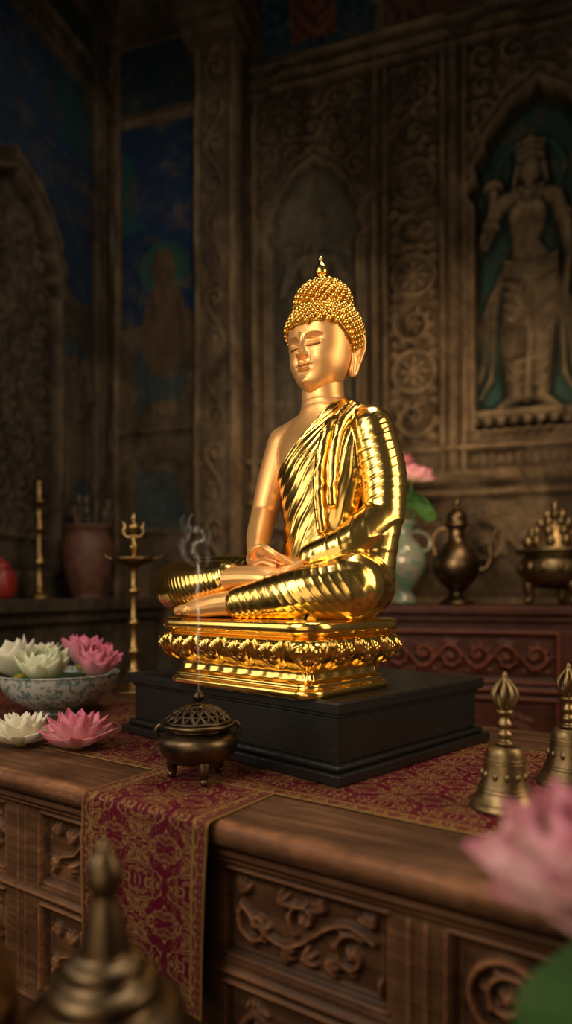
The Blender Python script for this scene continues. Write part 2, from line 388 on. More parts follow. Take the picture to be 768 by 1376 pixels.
def porcelain(name,base,ink,scale,thr=.52):
    m,nt,b=M(name); v=objco(nt); f=noise(nt,v,scale,2,.5,1.6)
    r=ramp(nt,[(thr-.02,(0,0,0)),(thr+.01,(1,1,1)),(thr+.10,(1,1,1)),(thr+.13,(0,0,0))]); L(nt,f,r.inputs[0])
    g=noise(nt,v,8,2); ink2=mixc(nt,g,ink,(.08,.22,.16))
    L(nt,mixc(nt,math_(nt,'MULTIPLY',r.outputs[0],.85),base,ink2),b.inputs['Base Color']); b.inputs['Roughness'].default_value=.18; return m
porc=porcelain('painted_porcelain',(.46,.46,.40),(.04,.08,.18),30)
porcv=porcelain('painted_porcelain_vase',(.17,.165,.125),(.04,.09,.07),12)
def brocade():
    m,nt,b=M('maroon_gold_brocade')
    u=attr(nt,'cu').outputs['Fac']; w=attr(nt,'cv').outputs['Fac']; e=attr(nt,'edge').outputs['Fac']
    def damask(per,sc,seed):
        a=math_(nt,'PINGPONG',u,per); c=math_(nt,'PINGPONG',w,per)
        cb=nt.nodes.new('ShaderNodeCombineXYZ'); L(nt,a,cb.inputs[0]); L(nt,c,cb.inputs[1]); cb.inputs[2].default_value=seed
        return noise(nt,cb.outputs[0],sc,1.5,.5,1.1)
    n1=damask(.060,33,.3); n2=damask(.0275,95,1.7)
    r1=ramp(nt,[(.435,(0,0,0)),(.443,(1,1,1)),(.495,(1,1,1)),(.503,(0,0,0)),(.575,(0,0,0)),(.583,(.85,.85,.85)),(.64,(.85,.85,.85)),(.65,(.1,.1,.1))]); L(nt,n1,r1.inputs[0])
    r2=ramp(nt,[(.60,(0,0,0)),(.62,(1,1,1))]); L(nt,n2,r2.inputs[0])
    pat=math_(nt,'MAXIMUM',r1.outputs[0],math_(nt,'MULTIPLY',r2.outputs[0],.3))
    bd=math_(nt,'LESS_THAN',e,.030); ln=math_(nt,'LESS_THAN',e,.004)
    ln2=math_(nt,'MULTIPLY',math_(nt,'GREATER_THAN',e,.026),math_(nt,'LESS_THAN',e,.030))
    lines=math_(nt,'MAXIMUM',ln,ln2)
    bp=ramp(nt,[(.47,(.9,.9,.9)),(.50,(.12,.12,.12))]); L(nt,n2,bp.inputs[0])
    bp2=math_(nt,'MAXIMUM',bp.outputs[0],lines)
    g=nt.nodes.new('ShaderNodeMix'); g.data_type='FLOAT'; L(nt,bd,g.inputs[0]); L(nt,pat,g.inputs[2]); L(nt,bp2,g.inputs[3]); gm=g.outputs[0]
    wv=noise(nt,objco(nt,(1,1,1)),900,1); big=noise(nt,objco(nt),9,4)
    mar=mixc(nt,wv,(.055,.0010,.0085),(.130,.003,.021)); gd=mixc(nt,wv,(.17,.095,.028),(.38,.23,.08))
    col=mixc(nt,gm,mar,gd); col=mixc(nt,math_(nt,'MULTIPLY',big,.35),col,(.02,.004,.006))
    L(nt,col,b.inputs['Base Color'])
    L(nt,math_(nt,'MULTIPLY',gm,.35),b.inputs['Metallic']); b.inputs['Roughness'].default_value=.62; b.inputs['Specular IOR Level'].default_value=.12
    bump(nt,b,math_(nt,'ADD',gm,math_(nt,'MULTIPLY',wv,.4)),.5,.0015); return m
broc=brocade()
# ---------------------------------------------------------------- room shell
C=np.array([-1.246,4.794,0.]); DR=np.array([.949,-.316,0]); DR/=np.linalg.norm(DR); NR=np.array([-.316,-.949,0]); NR/=np.linalg.norm(NR)
DLt=NR.copy(); NL=DR.copy()
h=HM(0,4.0,0,5.7,.0085)
pm=h.rect(.73,1.03,0,5.7); h.B[pm]=.17
for q in(.755,1.005): h.stroke([(q,.2),(q,5.5)],.018,.03)
h.vine(.775,.985,1.2,5.2,16,.035,vert=True)
for q,w in((1.10,.028),(1.90,.03),(1.965,.022),(2.315,.022),(2.375,.035),(2.44,.02),(3.36,.03),(3.43,.02),(3.78,.02)):
    h.stroke([(q,1.85),(q,4.52)],w,.045)
for z,w in((4.46,.025),(4.54,.04),(4.64,.02),(5.25,.05),(1.86,.045),(1.76,.025),(2.03,.02),(1.1,.04)):
    h.stroke([(1.05,z),(4.0,z)],w,.055)
pa=archpoly(1.50,.28,2.06,3.42,3.98,4,.045); mA=h.poly(pa); h.B[mA]-=.035
h.stroke(pa,.022,.028); 
pa2=archpoly(1.50,.325,2.06,3.42,4.06,4,.045); h.stroke(pa2,.014,.022); mA2=h.poly(pa2)
out=(~mA2)&h.rect(1.13,1.87,2.06,4.42)
h.scrollfill(1.14,1.86,3.30,4.42,.15,.035,out.astype(float))
deity(h,1.50,2.2,1.45,.035,mA.astype(float))
h.rosband(1.99,2.29,2.08,4.42,.05)
pb=archpoly(2.86,.355,2.14,3.50,4.16,4,.05); mB=h.poly(pb); h.B[mB]-=.15
h.stroke(pb,.022,.05); pb2=archpoly(2.86,.405,2.14,3.50,4.25,4,.05); h.stroke(pb2,.014,.035); mB2=h.poly(pb2)
out=(~mB2)&h.rect(2.46,3.34,3.3,4.42); h.scrollfill(2.47,3.33,3.30,4.42,.16,.05,out.astype(float))
deity(h,2.80,2.24,1.66,.14,mB.astype(float))
for k in range(17): h.blob(2.5+.05*k,1.95,.02,.03+.01*(k%3),.03)
for k in range(10): h.blob(2.56+.06*k,2.13,.03,.03,.06)
h.rosband(3.46,3.76,2.08,4.42,.045)
h.vine(1.1,4.0,4.68,5.2,10,.04)
h.vine(1.1,4.0,1.25,1.7,9,.03)
def paint(hh,mask,col,a):
    k=mask; hh.C[k,:3]=col; hh.C[k,3]=a
paint(h,mB,(.022,.075,.064),.9); paint(h,mA,(.035,.060,.055),.4)
h.C[...,3]*=np.where(h.R>.035,.12,1.)
paint(h,h.rect(1.15,1.9,4.7,5.2),(.012,.050,.09),.9); paint(h,h.rect(1.35,1.65,4.75,5.2),(.14,.045,.02),.9)
paint(h,h.rect(1.95,2.9,4.7,5.2),(.09,.020,.010),.7)
paint(h,h.rect(.08,.68,3.05,4.45),(.010,.036,.095),.95); paint(h,h.rect(.08,.68,4.55,5.0),(.010,.042,.06),.9)
paint(h,h.rect(.08,.35,3.05,4.45)&(noise2(h.B.shape,40,15)>.5),(.012,.075,.085),.95)
paint(h,h.rect(.2,.68,1.6,3.05)&(noise2(h.B.shape,45,5)>.55),(.018,.06,.075),.7)
hal=((h.X-.42)**2+(h.Z-3.42)**2)<.19**2; h.C[hal]=(.025,.085,.07,1)
fg=(((h.X-.42)/.09)**2+((h.Z-3.42)/.13)**2<1)|(((h.X-.42)/.18)**2+((h.Z-3.0)/.34)**2<1)|(((h.X-.55)/.12)**2+((h.Z-2.95)/.2)**2<1); h.C[fg]=(.10,.058,.034,.75)
h.ring(.42,3.42,.2,.012,.012); h.ring(.42,2.75,.26,.012,.010); deity(h,.40,2.35,1.25,.018)
for q in(.05,.70): h.stroke([(q,1.0),(q,5.0)],.022,.04)
for z in(4.5,5.02,2.3,1.6): h.stroke([(.05,z),(.70,z)],.02,.03)
h.B+=(noise2(h.B.shape,60,1)-.5)*.03+(noise2(h.B.shape,14,2)-.5)*.014
er=sm(noise2(h.B.shape,26,8),.30,.55); h.R*=.45+.55*er
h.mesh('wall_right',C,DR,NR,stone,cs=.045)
g=HM(0,3.2,0,5.7,.0105)
for r,w in((.16,.04),(.22,.02),(1.5,.04),(1.56,.02)): g.stroke([(r,1.0),(r,5.0)],w,.05)
for z in(4.55,4.75,5.05): g.stroke([(0,z),(3.2,z)],.03,.05)
g.scrollfill(.25,3.1,4.58,4.72,.14,.02)
pc=archpoly(.98,.36,1.3,3.0,3.62,5,.05); mC=g.poly(pc); g.stroke(pc,.03,.05); g.B[mC]-=.05
pc2=archpoly(.98,.44,1.3,3.0,3.75,5,.05); g.stroke(pc2,.014,.03); mC2=g.poly(pc2)
g.scrollfill(.62,1.34,1.5,3.5,.2,.022,mC.astype(float))
paint(g,(~mC2)&g.rect(.26,1.46,3.1,4.5),(.009,.032,.075),.9)
paint(g,g.rect(.26,.6,4.05,4.5),(.012,.055,.06),1.); paint(g,g.rect(.26,1.46,4.8,5.0),(.012,.045,.05),.8)
g.ring(.42,3.1,.12,.012,.02); deity(g,.45,1.7,1.2,.03)
paint(g,g.rect(.22,.6,1.6,2.8)&(noise2(g.B.shape,35,9)>.6),(.015,.045,.06),.7)
for z in(4.5,3.95,1.5): g.stroke([(.24,z),(1.48,z)],.018,.03)
g.B+=(noise2(g.B.shape,50,3)-.5)*.03+(noise2(g.B.shape,12,4)-.5)*.014
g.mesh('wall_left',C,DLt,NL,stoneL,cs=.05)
def prism(name,O,D,Nn,prof,l0,l1,mat,parent=None):
    n=len(prof); V=[]
    for l in(l0,l1):
        for a,z in prof: V.append(np.array(O)+np.array(D)*l+np.array(Nn)*a+np.array([0,0,z]))
    Q=[[i,(i+1)%n,n+(i+1)%n,n+i] for i in range(n)]
    T=[]
    V.append(np.mean(V[:n],0)); V.append(np.mean(V[n:2*n],0))
    for i in range(n): T.append([2*n,(i+1)%n,i]); T.append([2*n+1,n+i,n+(i+1)%n])
    return build(name,(np.array(V),Q,T),mat,parent,smooth=False,attrs={'relief':np.full(len(V),.5)})
corn=[(0,5.05),(.10,5.07),(.10,5.14),(.16,5.18),(.20,5.26),(.20,5.34),(.28,5.40),(.32,5.48),(.32,5.62),(0,5.62)]
prism('trim_1',C,DR,NR,corn,0,4.0,stone); prism('trim_2',C,DLt,NL,corn,.0,3.2,stoneL)
base=[(0,0),(.09,0),(.09,.22),(.05,.27),(0,.29)]
prism('baseboard_right',C,DR,NR,base,0,4.0,stone); prism('baseboard_left',C,DLt,NL,base,0,3.2,stoneL)
cap=Geo()
for k,(z0,z1,w) in enumerate([(4.72,4.80,.19),(4.80,4.92,.23),(4.92,5.05,.27)]):
    a=boxg(-w,w,0,.12+w,z0,z1); V=a[0]; V=C+ (V[:,0:1]+.88)*DR + V[:,1:2]*NR + V[:,2:3]*np.array([0,0,1.]); cap.add(V,a[1],relief=.5)
o=build('trim_3',cap,stone,smooth=False); bev(o,.02)
def slab(name,z0,z1,mat):
    P=np.array([C+DR*(-.05)-NR*.05,C+DR*4.4-NR*.05,C+DR*4.4+NR*6,C-DR*.05+NR*6]); V=np.vstack([P+[0,0,z0],P+[0,0,z1]])
    return build(name,(V,[[3,2,1,0],[4,5,6,7],[0,1,5,4],[1,2,6,5],[2,3,7,6],[3,0,4,7]]),mat,smooth=False,attrs={'relief':np.full(8,.5)})
slab('floor',-.12,0,floor_m); slab('ceiling',5.62,5.75,stoneL)
# ---------------------------------------------------------------- altar table
TH=math.radians(34); mm=np.array([math.sin(TH),math.cos(TH)])
F0=mm*.809
altar=empty('altar_table',(F0[0],F0[1],0),-TH)
s0,s1=-2.5,.42
prof=[(.0,.758),(-.008,.765),(-.012,.775),(-.013,.785),(-.010,.794),(-.003,.7995),(.01,.80),(.98,.80),(.985,.79),(.985,.755),(.02,.752)]
ns=500; xs=np.linspace(s0,s1,ns); nz=np.interp(xs,np.linspace(s0,s1,90),rng.random(90))*.4+np.interp(xs,np.linspace(s0,s1,300),rng.random(300))*.6
V=np.zeros((ns,len(prof),3))
for j,(y,z) in enumerate(prof):
    k=1. if j in(2,3,4,5) else 0
    V[:,j,0]=xs; V[:,j,1]=y+k*(nz-.5)*.008; V[:,j,2]=z-(k*(1-nz)*.004 if j>3 else 0)
gg=Geo(); gg.add(V.reshape(-1,3),gridf(ns,len(prof),False,True))
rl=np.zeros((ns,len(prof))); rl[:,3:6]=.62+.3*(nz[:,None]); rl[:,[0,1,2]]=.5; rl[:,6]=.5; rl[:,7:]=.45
build('table_top_slab',gg,wood,altar,sharp=50,attrs={'relief':rl})
hm=HM(s0+.03,s1-.03,.04,.752,.0025)
hm.B[hm.Z>.738]=.012
hm.stroke([(s0,.733),(s1,.733)],.008,.012)
panels=[(-2.40,-2.05),(-1.97,-1.67),(-1.59,-1.27),(-1.155,-.995),(-.945,-.73),(-.688,-.392),(-.312,-.01),(.07,.36)]
for i,(a,b) in enumerate(panels):
    for (z0,z1) in((.572,.717),(.36,.535),(.12,.32)):
        m=hm.rect(a,b,z0,z1); hm.B[m]-=.017
        hm.frame(a+.004,b-.004,z0+.004,z1-.004,.006,.016)
        hm.frame(a+.016,b-.016,z0+.014,z1-.014,.003,.005)
        if i in(4,): continue
        zc=(z0+z1)/2; wd=b-a; cl=hm.rect(a+.018,b-.018,z0+.016,z1-.016).astype(float)
        if z0==.572 and i==5:
            t=np.linspace(0,1,50); P=np.stack([a+.03+t*(wd-.06),zc+.030*np.sin(t*2*pi*1.0+2.6)],1); hm.stroke(P,.0045,.013,cl)
            for (fx,fz,r,sg,a0) in((.20,-.012,.034,1,2.6),(.50,.018,.028,-1,-2.),(.78,-.012,.034,1,1.)):
                hm.scroll(a+fx*wd,zc+fz,r,sg,a0,.013,cl,turns=1.1,leaves=5)
            for (fx,fz,an) in((.10,.03,1.),(.33,.035,.3),(.36,-.035,-.6),(.62,-.03,-.4),(.64,.04,2.6),(.90,.035,2.),(.92,-.03,-.8),(.48,-.04,.2)):
                for d in(-.5,0,.5): hm.leaf(a+fx*wd,zc+fz,an+d,.032,.007,.012,cl,curl=.5)
        elif i==6 and z0==.572:
            hm.ring(a+.075,zc,.048,.007,.015,cl); hm.scroll(a+.075,zc,.036,1,0,.013,cl); 
            hm.scroll(a+.17,zc,.045,-1,1,.013,cl); hm.scroll(a+.245,zc,.03,1,1,.013,cl)
        elif i==3:
            hm.stroke([(a+.03,zc-.045),(a+.05,zc-.01),(a+.09,zc+.0),(a+.12,zc+.03)],.004,.012,cl)
            for (fx,fz,an) in((.3,.03,1.9),(.5,.02,1.2),(.45,-.02,-.6),(.7,.03,.9),(.75,-.02,-.3),(.3,-.03,2.9)):
                for d in(-.5,0,.5): hm.leaf(a+fx*wd,zc+fz,an+d,.03,.0065,.012,cl,curl=.5)
        else:
            n=max(1,round((wd-.04)/(z1-z0-.03))); hm.vine(a+.02,b-.02,z0+.016,z1-.016,n+1,.013,clip=cl)
for i in range(len(panels)-1):
    a=panels[i][1];b=panels[i+1][0]; c=(a+b)/2
    if b-a>.05:
        hm.stroke([(c-.012,.36),(c-.012,.715)],.004,.005); hm.stroke([(c+.012,.36),(c+.012,.715)],.004,.005)
hm.stroke([(s0,.553),(s1,.553)],.006,.008); hm.stroke([(s0,.34),(s1,.34)],.008,.008)
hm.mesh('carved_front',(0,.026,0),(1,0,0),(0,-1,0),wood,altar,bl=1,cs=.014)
bk=Geo(); bk.add(*boxg(s0+.03,s1-.03,.06,.95,.04,.752),relief=.5); bk.add(*boxg(s0+.02,s1-.02,.045,.96,0,.06),relief=.5)
bev(build('cabinet_body',bk,wood,altar,smooth=False),.004)
mo=Geo()
mp=[(.030,.752),(.004,.752),(.004,.744),(.012,.738),(.018,.730),(.030,.726)]
V=np.array([[x,y,z] for x in(s0+.01,s1-.01) for y,z in mp]); mo.add(V,[[i,i+1,6+i+1,6+i] for i in range(5)],relief=.5)
build('edge_moulding',mo,wood,altar,sharp=40)
# ---------------------------------------------------------------- brocade runner
run=empty('brocade_runner',(F0[0],F0[1],0),-TH)
def cloth(name,U0,U1,V0,V1,du,fn):
    nu=int((U1-U0)/du)+1; nv=int((V1-V0)/du)+1
    u=np.linspace(U0,U1,nu); v=np.linspace(V0,V1,nv); UU,VV=np.meshgrid(u,v,indexing='ij')
    P=fn(UU,VV); e=np.minimum(np.minimum(UU-U0,U1-UU),np.minimum(VV-V0,V1-VV))
    g=Geo(); g.add(P.reshape(-1,3),gridf(nu,nv))
    o=build(name,g,broc,run,attrs={'cu':(UU-(U0+U1)/2+3).ravel(),'cv':(VV-(V0+V1)/2).ravel(),'edge':e.ravel()})
    sld=o.modifiers.new('thick','SOLIDIFY'); sld.thickness=.0014; sld.offset=-1
    return o
def f1(U,Vv):
    z=.8010+.0007*np.sin(U*9+Vv*7)*np.sin(Vv*23+U*3)+.0008; return np.stack([U,Vv,z+.0*U],-1)
cloth('long_runner',-2.3,.36,.150,.745,.006,f1)
def f2(U,W):
    R=.012; yb=.285; e=-.0165; a=W; flat=yb-e; arc=R*pi/2
    f=a<flat; y=np.where(f,yb-a,0); z=np.where(f,.8032+.0003*np.sin(U*40),0)
    t=np.clip((a-flat)/arc,0,1)*pi/2; k=(a>=flat)&(a<flat+arc)
    y=np.where(k,e-R*np.sin(t),y); z=np.where(k,.8032-R*(1-np.cos(t)),z)
    dn=a-flat-arc; k2=a>=flat+arc
    y=np.where(k2,e-R-.004*sm(dn,0,.1)+.005*np.sin(U*34+1)*sm(dn,.02,.25),y); z=np.where(k2,.8032-R-dn,z)
    x=U+np.where(k2,.0+(-.5*(U+.82))*.10*sm(dn,0,.3),0)
    return np.stack([x,y,z],-1)
cloth('hanging_strip',-.962,-.672,0,.615,.005,f2)
# ---------------------------------------------------------------- black plinth
plinth=empty('black_statue_plinth',(.0945,1.198,.8045),-math.radians(44.5))
def fr(x0,x1,y0,y1,z0,z1,nm,b): bev(build(nm,boxg(x0,x1,y0,y1,z0,z1),blackm,plinth,smooth=False),b,4)
fr(-.72,0,0,.56,0,.020,'base_board',.003); fr(-.708,-.012,.012,.548,.020,.034,'base_step',.006); fr(-.695,-.025,.025,.535,.034,.118,'body',.002)
fr(-.70,-.020,.020,.540,.118,.126,'neck_moulding',.003); fr(-.71,-.010,.010,.55,.126,.150,'top_board',.004)
PT=.9547
# ---------------------------------------------------------------- BUDDHA
TS=math.radians(42)
buddha=empty('golden_buddha_statue',(-.02,1.48,PT),-TS)
def rrect(a,b,r,n):
    A=a-r;Bb=b-r; per=4*(A+Bb)+2*pi*r; s=np.linspace(0,per,n,endpoint=False); P=[];Nn=[]
    for q in s:
        q0=q
        for (kind,Ls,p0,d,nn,cc,a0) in (
            ('l',2*A,(-A,-b),(1,0),(0,-1),None,0),('c',pi*r/2,None,None,None,(A,-Bb),-pi/2),
            ('l',2*Bb,(a,-Bb),(0,1),(1,0),None,0),('c',pi*r/2,None,None,None,(A,Bb),0),
            ('l',2*A,(A,b),(-1,0),(0,1),None,0),('c',pi*r/2,None,None,None,(-A,Bb),pi/2),
            ('l',2*Bb,(-a,Bb),(0,-1),(-1,0),None,0),('c',pi*r/2,None,None,None,(-A,-Bb),pi)):
            if q0<=Ls:
                if kind=='l': P.append((p0[0]+d[0]*q0,p0[1]+d[1]*q0)); Nn.append(nn)
                else:
                    t=a0+q0/r; P.append((cc[0]+r*math.cos(t),cc[1]+r*math.sin(t))); Nn.append((math.cos(t),math.sin(t)))
                break
            q0-=Ls
        else: P.append((-A,-b)); Nn.append((0,-1))
    return np.array(P),np.array(Nn),s,per
NP=17; nper=NP*76
P,Nn,sp,per=rrect(.232,.160,.060,nper)
pr=[(-.022,0),(-.018,.003),(-.017,.010),(-.020,.015),(-.027,.018),(-.028,.024),(-.031,.027),(-.040,.032),(-.044,.042),(-.043,.048),(-.038,.052),(-.028,.059),(-.014,.070),(-.004,.084),(.001,.096),(.001,.106),(-.005,.114),(-.012,.1175),(-.012,.1195),(-.003,.122),(.003,.128),(.004,.136),(.001,.143),(-.008,.147),(-.02,.1475),(-.055,.1475)]
pr=catmull(pr,7); nt_=len(pr)
tz=pr[:,1]; 
v=np.clip((tz-.051)/(.117-.051),0,1)
band=sm(tz,.049,.055)*(1-sm(tz,.1135,.118))
def cell(ph):
    uu=((sp/per*NP+ph)%1)*2-1; return np.meshgrid(uu,v,indexing='ij')
U,Vv=cell(0)
W1_=np.sqrt(np.clip(1-(1-Vv)**2.2,0,1)); e=W1_-np.abs(U)
def dome(x,y,rx,ry): return np.sqrt(np.clip(1-(x/rx)**2-(y/ry)**2,0,1))
hh=.0080*sm(e,0,.14)
hh-=.0035*np.exp(-((e-.24)/.05)**2)*(Vv<.92)
rs=np.hypot((np.abs(U)-.36)/.30,(Vv-.60)/.27)
hh+=.0070*dome(np.abs(U)-.36,Vv-.60,.30,.27)-.0050*np.exp(-((rs-.58)/.12)**2)
hh+=.0060*dome(U,Vv-.25,.22,.18)+.0040*dome(U,Vv-.72,.10,.30)
U2,_=cell(.5); e2=np.sqrt(np.clip(1-(1-Vv*1.35)**2,0,1))-np.abs(U2)
hh=np.maximum(hh,.0035*sm(e2-.35,0,.15)*(1-sm(Vv,.5,.75)))
hh*=band[None,:]
low=sm(tz,.031,.036)*(1-sm(tz,.045,.050)); hh+=.0018*((.5+.5*np.cos(sp/per*NP*4*pi))[:,None])*low[None,:]
off=pr[None,:,0]+hh
V=np.stack([P[:,None,0]+Nn[:,None,0]*off,P[:,None,1]+Nn[:,None,1]*off,np.repeat(tz[None,:],nper,0)-hh*.25],-1)
gp=Geo(); nn0=nper*nt_; Vf=np.vstack([V.reshape(-1,3),[[0,0,0],[0,0,.1475]]]); T=[]
for i in range(nper):
    j=(i+1)%nper; T.append([i*nt_+nt_-1,j*nt_+nt_-1,nn0+1]); T.append([j*nt_,i*nt_,nn0])
gp.add(Vf,gridf(nper,nt_,True,False),T); build('lotus_pedestal',gp,gold_p,buddha)
X0=.045; Y0=.112
def ringloft(rows,n=40):
    R=catmull(np.array(rows,float),6); th=np.linspace(0,2*pi,n,endpoint=False)
    V=np.stack([R[:,0:1]+R[:,3:4]*np.cos(th),R[:,1:2]+R[:,4:5]*np.sin(th),np.repeat(R[:,2:3],n,1)],-1)
    m=len(R); VV=np.vstack([V.reshape(-1,3),[R[0,0],R[0,1],R[0,2]],[R[-1,0],R[-1,1],R[-1,2]]]); b=m*n
    T=[[b,(j+1)%n,j] for j in range(n)]+[[b+1,(m-1)*n+j,(m-1)*n+(j+1)%n] for j in range(n)]
    return VV,gridf(m,n,False,True),T
bg=Geo()
bg.add(*ringloft([(X0,.085,.148,.135,.085),(X0,.09,.20,.128,.088),(X0,.10,.27,.105,.076),(X0,.107,.34,.096,.070),(X0,.11,.42,.108,.074),(X0,.112,.49,.125,.078),(X0,.114,.54,.132,.072),(X0,.116,.575,.120,.058),(X0,.116,.602,.086,.052),(X0,.112,.620,.060,.049),(X0,.106,.645,.050,.047),(X0,.104,.70,.048,.046)]))
LS=(X0+.125,.118,.556); LE=(.205,.115,.368); LW=(.105,.0,.272)
RS=(X0-.127,.118,.562); RE=(-.120,.085,.392); RW=(-.052,-.012,.292)
bg.add(*tube([LS,(.195,.125,.46),LE],[.047,.047,.042],20)); bg.add(*tube([LE,(.165,.05,.305),LW],[.042,.040,.032],20))
bg.add(*tube([(.205,.115,.36),(.19,.10,.28),(.18,.09,.21)],[.036,.045,.055],16))
bg.add(*tube([RS,(-.109,.105,.475),RE],[.043,.038,.032],20)); bg.add(*tube([RE,(-.09,.035,.335),RW],[.032,.029,.021],20))
bg.add(*tube([(X0-.055,.118,.596),RS],[.031,.042],16)); bg.add(*tube([(X0+.055,.118,.600),LS],[.033,.046],16))
RH=(-.03,.07,.205);RK=(-.252,-.062,.217);RA=(-.055,-.106,.228)
LH=(.12,.08,.205);LK=(.205,.0,.215);LA=(.02,-.128,.180)
bg.add(*tube([RH,(-.15,.010,.217),RK],[.072,.070,.061],20)); bg.add(*tube([RK,(-.17,-.094,.216),RA],[.060,.055,.039],20))
bg.add(*tube([LH,(.17,.05,.215),LK],[.080,.076,.066],20)); bg.add(*tube([(.20,-.015,.205),(.13,-.085,.195),LA],[.064,.050,.033],20))
bg.add(*ell((.03,.0,.20),(.15,.085,.055))); bg.add(*ell((-.12,-.03,.205),(.12,.080,.060)))
bg.add(*tube([(-.205,-.050,.176),(-.12,-.080,.172),(.0,-.098,.170)],[(.045,.028),(.048,.026),(.04,.022)],16,up=(0,0,1)))
bg.add(*tube([(X0+.078,.090,.602),(X0+.066,.044,.55),(X0+.054,.030,.47),(X0+.050,.032,.40),(X0+.054,.038,.335)],[(.010,.013)]*5,12,up=(0,-1,0)))
bg.add(*tube([(X0+.100,.09,.602),(X0+.090,.050,.55),(X0+.079,.040,.47),(X0+.074,.044,.39)],[(.009,.011)]*4,12,up=(0,-1,0)))
tmp=build('tmp_body',bg,gold_body)
def remesh(o,vox,it,fac=.5,sub=0):
    m=o.modifiers.new('r','REMESH'); m.mode='VOXEL'; m.voxel_size=vox; m.use_smooth_shade=True
    s_=o.modifiers.new('s','SMOOTH'); s_.iterations=it; s_.factor=fac
    if sub: ss=o.modifiers.new('u','SUBSURF'); ss.levels=sub; ss.render_levels=sub
    dg=bpy.context.evaluated_depsgraph_get(); dg.update()
    me=bpy.data.meshes.new_from_object(o.evaluated_get(dg)); bpy.data.objects.remove(o,do_unlink=True); return me
me=remesh(tmp,.0026,16,.5,1)
nv=len(me.vertices); co=np.zeros(nv*3,np.float32); me.vertices.foreach_get('co',co); co=co.reshape(-1,3).astype(float)
no=np.zeros(nv*3,np.float32); me.vertex_normals.foreach_get('vector',no); no=no.reshape(-1,3).astype(float)
def segd(P,a,b):
    a=np.array(a);b=np.array(b); d=b-a; t=np.clip(((P-a)@d)/(d@d),0,1); return np.linalg.norm(P-a-t[:,None]*d,axis=1),t,np.linalg.norm(d)
wob=np.sin(co[:,0]*28+co[:,2]*17)+np.sin(co[:,1]*31-co[:,2]*23+1)+.6*np.sin(co[:,0]*55-co[:,1]*47+co[:,2]*40)
amod=.62+.38*np.sin(co[:,0]*41+co[:,1]*37+2)*np.sin(co[:,2]*45+co[:,1]*20)
def rid(ph,pw=4.):
    s=.5+.5*np.cos(2*ph); return s**pw-.25
acc=np.zeros(nv); rob=np.zeros(nv); wt=np.zeros(nv)
def addb(a,b,ra,rb,wave,amp,robe,tilt=0,pw=4.):
    global acc,rob,wt
    d,t,Ln=segd(co,a,b); dd=d-(ra*(1-t)+rb*t); w=np.exp(-np.clip(dd+.05,0,.4)/.008)
    aa=np.array(a);dv=(np.array(b)-aa)/Ln; s=(co-aa)@dv
    ph=pi*(s+tilt*(co[:,2]-aa[2])+.35*(co[:,1]-aa[1]))/wave+wob*.6
    acc+=w*rid(ph,pw)*amp*amod*(1 if robe else 0); rob+=w*(1. if robe else 0.); wt+=w
addb(LS,LE,.047,.042,.021,.0016,1,0); addb(LE,LW,.042,.032,.019,.0015,1,.5)
addb((.205,.115,.36),(.18,.09,.21),.038,.055,.021,.0014,1,.2)
addb(RS,RE,.043,.032,1,0,0); addb(RE,RW,.032,.021,1,0,0)
addb((X0-.05,.118,.592),RS,.035,.042,1,0,0); addb((X0+.07,.118,.598),LS,.032,.046,.021,.0015,1)
addb(RH,RK,.072,.061,.0140,.0008,1,.3,2.6); addb(RK,RA,.060,.039,.0140,.0008,1,.35,2.6)
addb(LH,LK,.080,.066,.0150,.0009,1,.3,2.6); addb((.20,-.015,.205),LA,.064,.033,.0150,.0009,1,-.4,2.6)
addb((-.205,-.050,.175),(0,-.098,.170),.036,.03,.0125,.0006,1)
zz=co[:,2]; rx=np.interp(zz,[.15,.2,.27,.34,.42,.49,.54,.575,.602,.62,.70],[.13,.122,.10,.094,.106,.122,.127,.114,.078,.054,.045]); ry=rx*.62
q=np.sqrt(((co[:,0]-X0)/rx)**2+((co[:,1]-.11)/ry)**2); dd=(q-1)*rx*.8
w=np.exp(-np.clip(dd+.05,0,.4)/.008)*(zz>.13)
n0=np.array([X0+.042,.614]); n1=np.array([X0-.118,.452]); dv=(n1-n0)/np.linalg.norm(n1-n0); nr=np.array([dv[1],-dv[0]])
xl=co[:,0]-n0[0]; zl=zz-n0[1]; dn=xl*nr[0]+zl*nr[1]
if (np.array([X0+.05,.40])-n0)@nr<0: dn=-dn
dn=dn+.010*np.sin(np.clip((xl*dv[0]+zl*dv[1])/.22,0,1)*pi)*-1
rt=sm(dn,-.0012,.0012)
ang=np.arctan2(zz-.66,co[:,0]-(X0+.14)); ang=np.where(ang>0,ang-2*pi,ang)
rad=np.hypot(zz-.66,co[:,0]-(X0+.14))
ph=ang*pi*13+wob*.4
tor=rid(ph,3.)*.0022*amod*sm(rad,.05,.16)*rt+ .0032*np.exp(-((dn-.004)/.004)**2)
rt=np.where(zz>.630,0,rt); tor=np.where(zz>.630,0,tor)
acc+=w*tor; rob+=w*rt; wt+=w
rob/=wt+1e-30; acc/=wt+1e-30
k=sm(rob,.4,.6)
for zc in(.624,.637): acc+=-.0012*np.exp(-((zz-zc-.1*(co[:,1]-.1))/.0020)**2)*(1-k)*(np.abs(co[:,0]-X0)<.06)
co2=co+no*(k*(.0035+acc)+(1-k)*np.minimum(acc,0))[:,None]
me.vertices.foreach_set('co',co2.astype(np.float32).ravel()); me.update()
at=me.attributes.new('robe','FLOAT','POINT'); at.data.foreach_set('value',rob.astype(np.float32))
at=me.attributes.new('dark','FLOAT','POINT'); at.data.foreach_set('value',np.zeros(nv,np.float32))
me.materials.clear(); me.materials.append(gold_body); me.polygons.foreach_set('use_smooth',np.ones(len(me.polygons),bool))
me.name='robed_body'; ob=bpy.data.objects.new('robed_body',me); link(ob,buddha)
hg=Geo()
